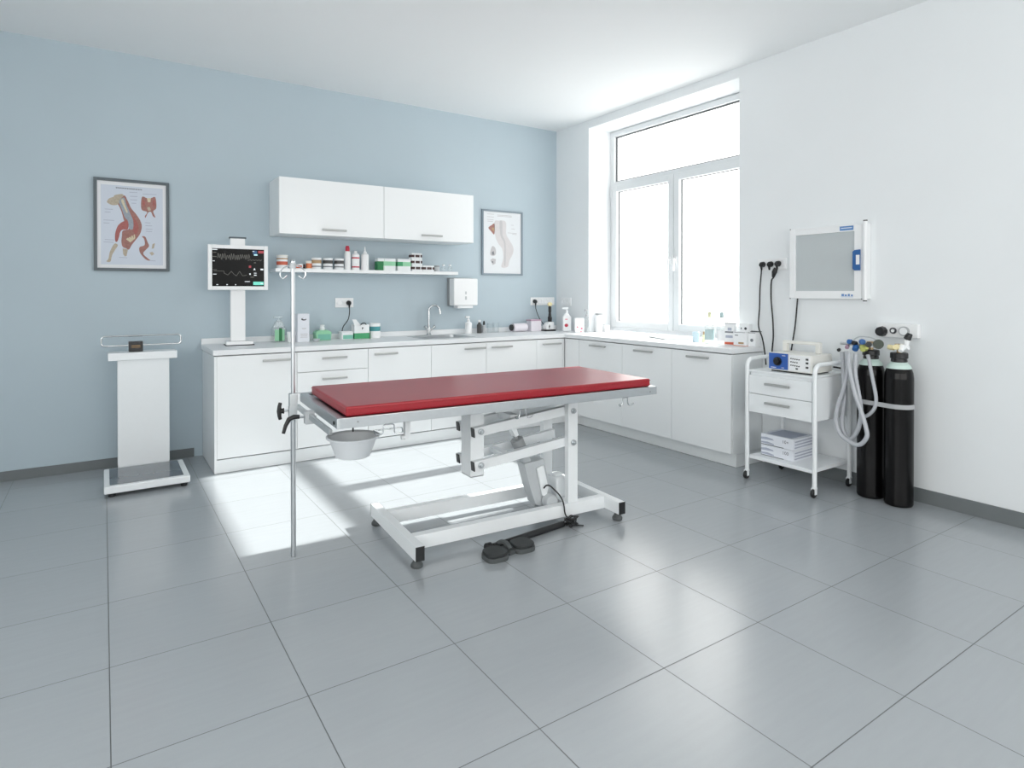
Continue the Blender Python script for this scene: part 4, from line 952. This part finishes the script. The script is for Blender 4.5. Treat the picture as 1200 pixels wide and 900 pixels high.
for x in (0, TDp):
    for y in (0, TWd):
        o = MB(); o.lathe([(.015, .069), (.017, .066), (.017, .060), (.008, .058)], (x, y, 0), 16); o.box(x-.018, x+.006, y-.0145, y-.0105, .022, .062, .001); o.box(x-.018, x+.006, y+.0105, y+.0145, .022, .062, .001); o.box(x-.016, x+.010, y-.0145, y+.0145, .056, .062, .001)
        o = o.build('castor', 'whitepc', tr)
        MB().cyl((x-.010, y-.0095, .0295), (x-.010, y+.0095, .0295), .0292, seg=26, bev=.004).build('wheel', 'black', o)
# gas monitor / generator on top
dv = thing('electrosurgery_unit', 'cream tabletop medical unit with a blue dial panel on the trolley', 'medical device', (3.352, .22, .7898))
DW, DD, DH = .325, .25, .122
m = MB(); m.box(.010, .235, .02, DW-.02, 0, .008, .002); m.build('foot_tray', 'black', dv)
m = MB(); m.box(0, DD, 0, DW, .0085, .0085+DH, .010, 0, 3); m.build('device_body', 'cream', dv)
m = MB(); m.box(-.003, .002, .172, .316, .018, .128, .001); m.build('blue_panel', 'bluepanel', dv)
m = MB(); m.cyl((-.0032, .248, .072), (-.012, .248, .072), .031, .030, 12); m.cyl((-.012, .248, .072), (-.026, .248, .072), .022, .020, 20, bev=.002); m.build('dial', 'black', dv)
m = MB(); m.box(-.0025, .001, .012, .165, .018, .124, .001); m.build('control_panel', 'white', dv)
for zz, nb in ((.100, 5), (.078, 4), (.055, 5)):
    for k in range(nb): m = MB(); m.cyl((-.0026, .148-k*.0145, zz-.001*k), (-.006, .148-k*.0145, zz-.001*k), .0045, seg=8); m.build('button', 'charcoal', dv)
for zz in (.104, .079, .050): MB().box(-.006, -.0026, .024, .042, zz-.008, zz+.005, .001).build('button', 'charcoal', dv)
MB().box(-.006, -.0026, .098, .114, .028, .038, .001).build('button', 'charcoal', dv)
m = MB(); m.rect(.19, .215, .112, .116, -.0034, '-X', 0); m.rect(.26, .30, .026, .030, -.0034, '-X', 0); m.rect(.20, .22, .028, .031, -.0034, '-X', 0); m.build('panel_print', 'paper', dv)
m = MB(); m.box(.14, .175, .028, .062, .131, .20, .008); m.box(.14, .175, .27, .304, .131, .20, .008); m.box(.138, .177, .028, .304, .188, .210, .009); m.build('carry_handle', 'cream', dv)
t = thing('device_cable', 'black cable curving from the back of the cream unit down the trolley side', 'cord', (3.60, .205, .85))
MB().tube([(.006, .012, -.020), (.012, -.015, -.022), (.022, -.042, -.032), (.034, -.058, -.08), (.034, -.060, -.18), (.032, -.060, -.23)], .006, 8, 0, 7).build('cable', 'black', t)
t = thing('loose_cable', 'short loop of black cable hanging below the trolley drawers', 'cord', (3.55, .53, .4855))
MB().tube([(0, .05, -.001), (0, .045, -.03), (0, .01, -.05), (0, -.03, -.035), (0, -.045, -.001)], .004, 8, 0, 7).build('cable', 'black', t)
# cartons on the lower shelf
for k, (z, txt, l) in enumerate(((.1775, '100', 'white carton on the lower trolley shelf, bottom of the two'), (.2545, '10+', 'white carton on top of the other on the lower trolley shelf'))):
    t = thing('supply_carton', l, 'box', (3.375, .362, z), 0, 'cartons on the trolley shelf')
    m = MB(); m.box(0, .245, 0, .252, 0, .0755, .0015)
    m.rect(.252*.30, .252, .0, .004, -.0004, '-X', 1)
    m.flat([(.252, .050), (.21, .056), (.16, .050), (.15, .040), (.252, .036)], -.0005, '-X', 2); m.flat([(.25, .02), (.2, .024), (.15, .016), (.15, .008), (.25, .010)], -.0005, '-X', 2)
    m.text(txt, .032, (-.0007, .062, .045), '-X', 1)
    for j in range(3): m._add([(.01+j*.004, -.0006, .012+j*.02), (.235, -.0006, .016+j*.02), (.235, -.0006, .026+j*.02), (.01, -.0006, .020+j*.02)], [(0, 1, 2, 3)], 2)
    if k == 1: m._add([(.02, .03, .0762), (.225, .03, .0762), (.225, .22, .0762), (.02, .22, .0762)], [(0, 1, 2, 3)], 2)
    m.build('carton', ['card', 'dkink', 'cardgrey'], t)

# ------------------------------------------------------------------ gas cylinders
def cylinder(x, y, h, label):
    t = thing('gas_cylinder', label, 'gas cylinder', (x, y, 0), 0, 'black gas cylinders'); r = .081
    MB().lathe([(r-.012, 0), (r-.004, .004), (r, .014), (r, h-.16), (r-.004, h-.125), (r-.014, h-.095), (r-.022, h-.082)], seg=48).build('tank_body', 'tank', t)
    MB().lathe([(r-.0215, h-.0815), (r-.012, h-.0995), (r-.010, h-.099), (r-.018, h-.080), (r-.034, h-.064), (r-.040, h-.058)], seg=48).build('shoulder_band', 'tankband', t)
    MB().lathe([(.042, h-.060), (.046, h-.056), (.044, h-.038), (.050, h-.034), (.050, h-.006), (.046, h), (.030, h)], seg=36).build('neck_guard', 'black', t)
    return t
CLx, CLy, CRx, CRy = 3.645, -.012, 3.622, -.194
cl = cylinder(CLx, CLy, .965, 'black gas cylinder next to the trolley, behind the hanging hoses')
cr = cylinder(CRx, CRy, .962, 'black gas cylinder nearest the right edge, with a bright shoulder ring')
def valve(t, h, parts):
    m = MB(); m.cyl((0, 0, h), (0, 0, h+.05), .014, seg=16); m.box(-.02, .02, -.02, .02, h+.018, h+.055, .004); m.build('valve_stem', 'brass', t)
valve(cl, .965, None); valve(cr, .962, None)
m = MB(); m.cyl((-.02, 0, .997), (-.075, -.01, 1.0), .018, .016, 16, bev=.002); m.cyl((-.02, .02, .99), (-.02, .055, .995), .016, seg=14); m.build('outlet_fitting', 'warmbulb', cr)
m = MB(); m.cyl((0, -.02, .99), (.0, -.055, 1.0), .018, seg=16, bev=.002); m.cyl((-.05, -.03, .975), (-.02, -.03, 1.005), .014, .02, 14); m.cyl((.0, -.04, 1.0), (.0, -.045, 1.045), .014, .018, 14); m.build('valve_union', 'white', cr)
m = MB(); m.cyl((.0, -.045, 1.047), (.005, -.06, 1.085), .022, .017, 14, bev=.004); m.build('valve_knob', 'black', cr)
# regulator on the left cylinder
m = MB(); m.cyl((-.02, 0, 1.0), (-.10, -.055, 1.0), .012, seg=12); m.cyl((-.06, -.06, 1.0), (-.075, .16, 1.0), .010, seg=12); m.build('manifold', 'alu', cl)
m = MB(); m.cyl((-.085, -.088, 1.012), (-.115, -.10, 1.012), .030, .030, 26, bev=.003); m.build('gauge', 'olive', cl)
for p0, p1, r0, r1 in (((-.078, .09, 1.015), (-.105, .09, 1.016), .016, .016), ((-.08, .02, 1.02), (-.105, .0, 1.02), .018, .018), ((-.09, .050, .985), (-.115, .045, .967), .020, .018)):
    m = MB(); m.cyl(p0, p1, r0, r1, 16, bev=.002); m.build('hose_coupling', 'blue', cl)
for p0, p1, r0 in (((-.085, .052, 1.005), (-.11, .058, 1.012), .015), ((-.09, -.030, 1.005), (-.118, -.043, 1.007), .018), ((-.10, .155, .958), (-.12, .15, .956), .011)):
    m = MB(); m.cyl(p0, p1, r0, r0, 14, bev=.002); m.build('stop_knob', 'black', cl)
m = MB(); m.cyl((-.09, .008, .985), (-.118, -.008, .972), .020, .016, 14); m.cyl((-.09, -.012, .975), (-.115, -.03, .985), .014, .010, 12); m.build('adapter', 'yellow', cl)
m = MB(); m.tube([(-.08, .07, 1.03), (-.08, .03, 1.052), (-.08, -.04, 1.05), (-.08, -.08, 1.03)], .004, 8, 0, 5); m.build('gas_line', 'greyplastic', cl)
m = MB(); m.cyl((-.085, .11, .985), (-.10, .105, .975), .013, seg=12); m.build('port', 'mauve', cl)
# webbing round both cylinders
st = thing('retaining_strap', 'grey strap holding the two black gas cylinders together', 'strap', (0, 0, .615))
def stadium(r):
    A_, B_ = Vector((CRx, CRy)), Vector((CLx, CLy)); d = (A_-B_).normalized(); n = Vector((d.y, -d.x)); a0 = math.atan2(n.y, n.x); c = []
    for k in range(17): an = a0+PI*k/16; c.append((A_.x+r*math.cos(an), A_.y+r*math.sin(an)))
    for k in range(17): an = a0+PI+PI*k/16; c.append((B_.x+r*math.cos(an), B_.y+r*math.sin(an)))
    return c
o_, i_ = stadium(.0852), stadium(.0822); n = len(o_)
vs = [(p[0], p[1], 0) for p in o_]+[(p[0], p[1], .028) for p in o_]+[(p[0], p[1], 0) for p in i_]+[(p[0], p[1], .028) for p in i_]; fsx = []
for k in range(n):
    j = (k+1) % n; fsx += [(k, j, n+j, n+k), (3*n+k, 3*n+j, 2*n+j, 2*n+k), (n+k, n+j, 3*n+j, 3*n+k), (2*n+k, 2*n+j, j, k)]
m = MB(); m._add(vs, fsx, 0); m.build('webbing', 'strap', st)
# wall gas panel
t = thing('gas_outlet_panel', 'white wall gas panel with a black knob and gauge above the cylinders', 'gas panel', (XW, -.125, 1.092))
MB().box(-.05, -.001, -.125, .125, -.045, .045, .008).build('panel_body', 'white', t)
m = MB(); m.cyl((-.0505, .085, -.008), (-.095, .085, -.008), .034, .030, 10, bev=.004); m.build('control_knob', 'black', t)
m = MB(); m.cyl((-.0505, .018, .0), (-.060, .018, .0), .020, seg=22); m.build('indicator', 'dkink', t)
m = MB(); m.cyl((-.0605, .018, 0), (-.062, .018, 0), .011, seg=18); m.build('indicator_face', 'white', t)
m = MB(); m.cyl((-.0505, -.05, .0), (-.070, -.05, .0), .030, seg=26, bev=.002); m.build('gauge', 'greylid', t)
m = MB(); m.cyl((-.0705, -.05, 0), (-.0715, -.05, 0), .024, seg=22); m.build('gauge_face', 'paper', t)
# breathing hoses, each a loop hanging from the regulator
def hose(label, pts, r=.0135):
    base = Vector(pts[0]); t = thing('breathing_hose', label, 'hose', base, 0, 'grey hoses by the gas cylinders')
    P = catmull([Vector(p)-base for p in pts], 14)
    MB().tube(P, r, 12, 0, 0, False, .05).build('hose_tube', 'hose', t)
hose('grey corrugated hose in the longest loop, hanging lowest beside the trolley', [(x-.02, y, z) for x, y, z in [(3.50, .046, .950), (3.50, .044, .855), (3.505, .010, .692), (3.505, -.028, .587), (3.505, -.060, .483), (3.505, -.066, .419), (3.51, -.018, .360), (3.51, .047, .369), (3.515, .109, .407), (3.52, .140, .491), (3.525, .128, .590), (3.53, .094, .709), (3.535, .073, .842), (3.535, .08, .955)]])
hose('grey corrugated hose in the inner loop beside the trolley', [(x-.022, y, z) for x, y, z in [(3.535, .02, .945), (3.535, .02, .804), (3.54, -.012, .598), (3.54, -.002, .475), (3.545, .036, .396), (3.55, .074, .376), (3.555, .110, .427), (3.56, .118, .521), (3.565, .106, .637), (3.572, .118, .78), (3.572, .125, .945)]])
hose('short grey hose hanging down the front of the left cylinder', [(3.535, -.045, .940), (3.545, -.050, .90), (3.549, -.064, .813), (3.549, -.090, .68), (3.549, -.085, .609), (3.549, -.055, .561), (3.549, -.020, .535), (3.549, .008, .525)], .0112)

# ------------------------------------------------------------------ lightbox, sockets and cords on the right wall
t = thing('xray_lightbox', 'white-framed film viewing box with a blue handle on the right wall', 'lightbox', (XW, .343, 1.297))
LWd, LH = .278, .515
m = MB()
m.box(-.055, -.001, LWd-.045, LWd, 0, LH, .003); m.box(-.055, -.001, -LWd+.03, -LWd+.080, 0, LH-.01, .003); m.box(-.055, -.001, -LWd+.08, LWd-.045, LH-.048, LH, .003); m.box(-.055, -.001, -LWd+.08, LWd-.045, 0, .055, .003)
m.build('frame', 'white', t)
m = MB(); m.box(-.045, -.004, -LWd+.078, LWd-.043, .052, LH-.046, .001); m.build('screen_panel', 'film', t)
m = MB(); m.cyl((-.056, -LWd+.006, -.008), (-.056, -LWd+.006, LH+.012), .013, seg=18); m.box(-.056, -.001, -LWd-.004, -LWd+.028, 0, LH, .003); m.build('side_rail', 'white', t)
m = MB(); m.cyl((-.056, -LWd+.006, LH+.0125), (-.056, -LWd+.006, LH+.020), .013, seg=18); m.cyl((-.056, -LWd+.006, -.016), (-.056, -LWd+.006, -.0085), .013, seg=18); m.build('rail_cap', 'charcoal', t)
m = MB(); m.prism([(-LWd+.035, .195), (-LWd+.072, .195), (-LWd+.085, .205), (-LWd+.085, .325), (-LWd+.072, .335), (-LWd+.035, .338)], -.070, -.0555, 'X', 0, .004); m.build('film_clip', 'blue', t)
m = MB(); m.box(-.0715, -.0703, -LWd+.036, -LWd+.060, .235, .30, 0); m.build('clip_inlay', 'white', t)
m = MB(); m.rect(-LWd+.085, -LWd+.180, LH-.040, LH-.010, -.0556, '-X', 0); m.rect(-LWd+.095, -LWd+.170, LH-.026, LH-.021, -.0560, '-X', 1); m.build('blue_label', ['blueink', 'paper'], t)
m = MB()
for k in range(4): m.rect(-LWd+.088+k*.020, -LWd+.100+k*.022, .018, .018+.012+.004*(k % 2), -.0556, '-X', 0)
m.rect(-LWd+.085, -LWd+.17, .012, .0145, -.0556, '-X', 0); m.build('blue_print', 'blueink', t)
m = MB()
for y, z in ((LWd-.004, LH), (LWd-.004, .0), (-LWd+.03, -.0)): m.cyl((-.053, y, z-.004), (-.053, y, z+.003), .004, seg=8)
m.build('corner_screw', 'charcoal', t)
t = thing('lightbox_cord', 'black cord dropping from the underside of the film viewing box', 'cord', (XW-.03, .572, 1.2965))
MB().tube([(0, 0, 0), (.002, .010, -.10), (.004, .022, -.21), (.004, .040, -.32), (.002, .055, -.42), (-.01, .06, -.50)], .0055, 8, 0, 8).build('cable', 'black', t)
outlet('wall_socket', 'triple white socket on the right wall beside the film viewing box', (XW, .795, 1.561), 3, 'x')
plug_cord('power_cord', 'black plug nearest the window with a thin cord curving behind the trolley', (XW, .868, 1.561), 'x',
          [(XW-.042, .868, 1.52), (XW-.040, .872, 1.48), (XW-.036, .885, 1.36), (XW-.036, .888, 1.22), (XW-.036, .896, 1.076), (XW-.055, .850, .984), (XW-.075, .815, .88), (XW-.08, .80, .78)], .0055)
t = plug_cord('power_cord', 'black plug in the middle of the triple socket, without a hanging cord', (XW, .800, 1.561), 'x', [(XW-.042, .800, 1.53), (XW-.041, .801, 1.515)], .004)
t = plug_cord('power_cord', 'black double-bodied plug nearest the film viewing box with a long cord', (XW, .735, 1.563), 'x',
          [(XW-.042, .738, 1.52), (XW-.044, .760, 1.46), (XW-.036, .785, 1.425), (XW-.036, .787, 1.293), (XW-.036, .772, 1.128), (XW-.036, .768, .996), (XW-.036, .778, .876), (XW-.036, .775, .78)], .0058)
m = MB(); m.tube([(-.044, .006, -.035), (-.046, .018, -.065), (-.044, .03, -.105)], [.015, .020, .009], 12, 0, 4); m.build('inline_adapter', 'black', t)

# ------------------------------------------------------------------ light
wd = bpy.data.worlds.new('daylight'); S.world = wd; wd.use_nodes = True
bg = wd.node_tree.nodes['Background']; bg.inputs['Color'].default_value = (1.0, .965, .935, 1); bg.inputs['Strength'].default_value = 2.4
sun = bpy.data.lights.new('sun', 'SUN'); sun.energy = 6.8; sun.angle = math.radians(.9); sun.color = (1, .965, .92)
so = bpy.data.objects.new('sun', sun); COL.objects.link(so)
so.rotation_euler = Vector((-1.37, -.01, -1)).to_track_quat('-Z', 'Y').to_euler()
def portal(loc, rot, sx, sy):
    l = bpy.data.lights.new('window_portal', 'AREA'); l.shape = 'RECTANGLE'; l.size = sx; l.size_y = sy; l.cycles.is_portal = True
    o = bpy.data.objects.new('window_portal', l); COL.objects.link(o); o.location = loc; o.rotation_euler = rot
portal((WX+.12, (RY0+RY1)/2, 2.0), (0, math.radians(90), 0), 2.2, 1.9)
for h in HF: portal(((h[0]+h[1])/2, YF0-.19, (h[2]+h[3])/2), (math.radians(90), 0, 0), 2.5, 2.3)
portal((XL0-.19, (HL[0][0]+HL[0][1])/2, 1.9), (0, math.radians(-90), 0), 2.3, 3.8)

# ------------------------------------------------------------------ camera and view
cam = bpy.data.cameras.new('camera'); co = bpy.data.objects.new('camera', cam); COL.objects.link(co)
co.location = (-.56315, -2.06981, 1.34397); co.rotation_euler = (PI/2-.00716, 0, -.58696)
cam.sensor_width = 36; cam.sensor_fit = 'HORIZONTAL'; cam.lens = 720.136/1200*36; cam.shift_x = 0; cam.shift_y = -(450-347.41)/1200; cam.clip_start = .02
S.camera = co
vs_ = S.view_settings; vs_.view_transform = 'Standard'; vs_.look = 'None'; vs_.exposure = 0.76; vs_.gamma = 1; vs_.use_curve_mapping = False
S.cycles.use_denoising = True; S.cycles.max_bounces = 10; S.cycles.diffuse_bounces = 6; S.cycles.transparent_max_bounces = 24; S.cycles.caustics_reflective = False; S.cycles.caustics_refractive = False
S.cycles.sample_clamp_indirect = 8
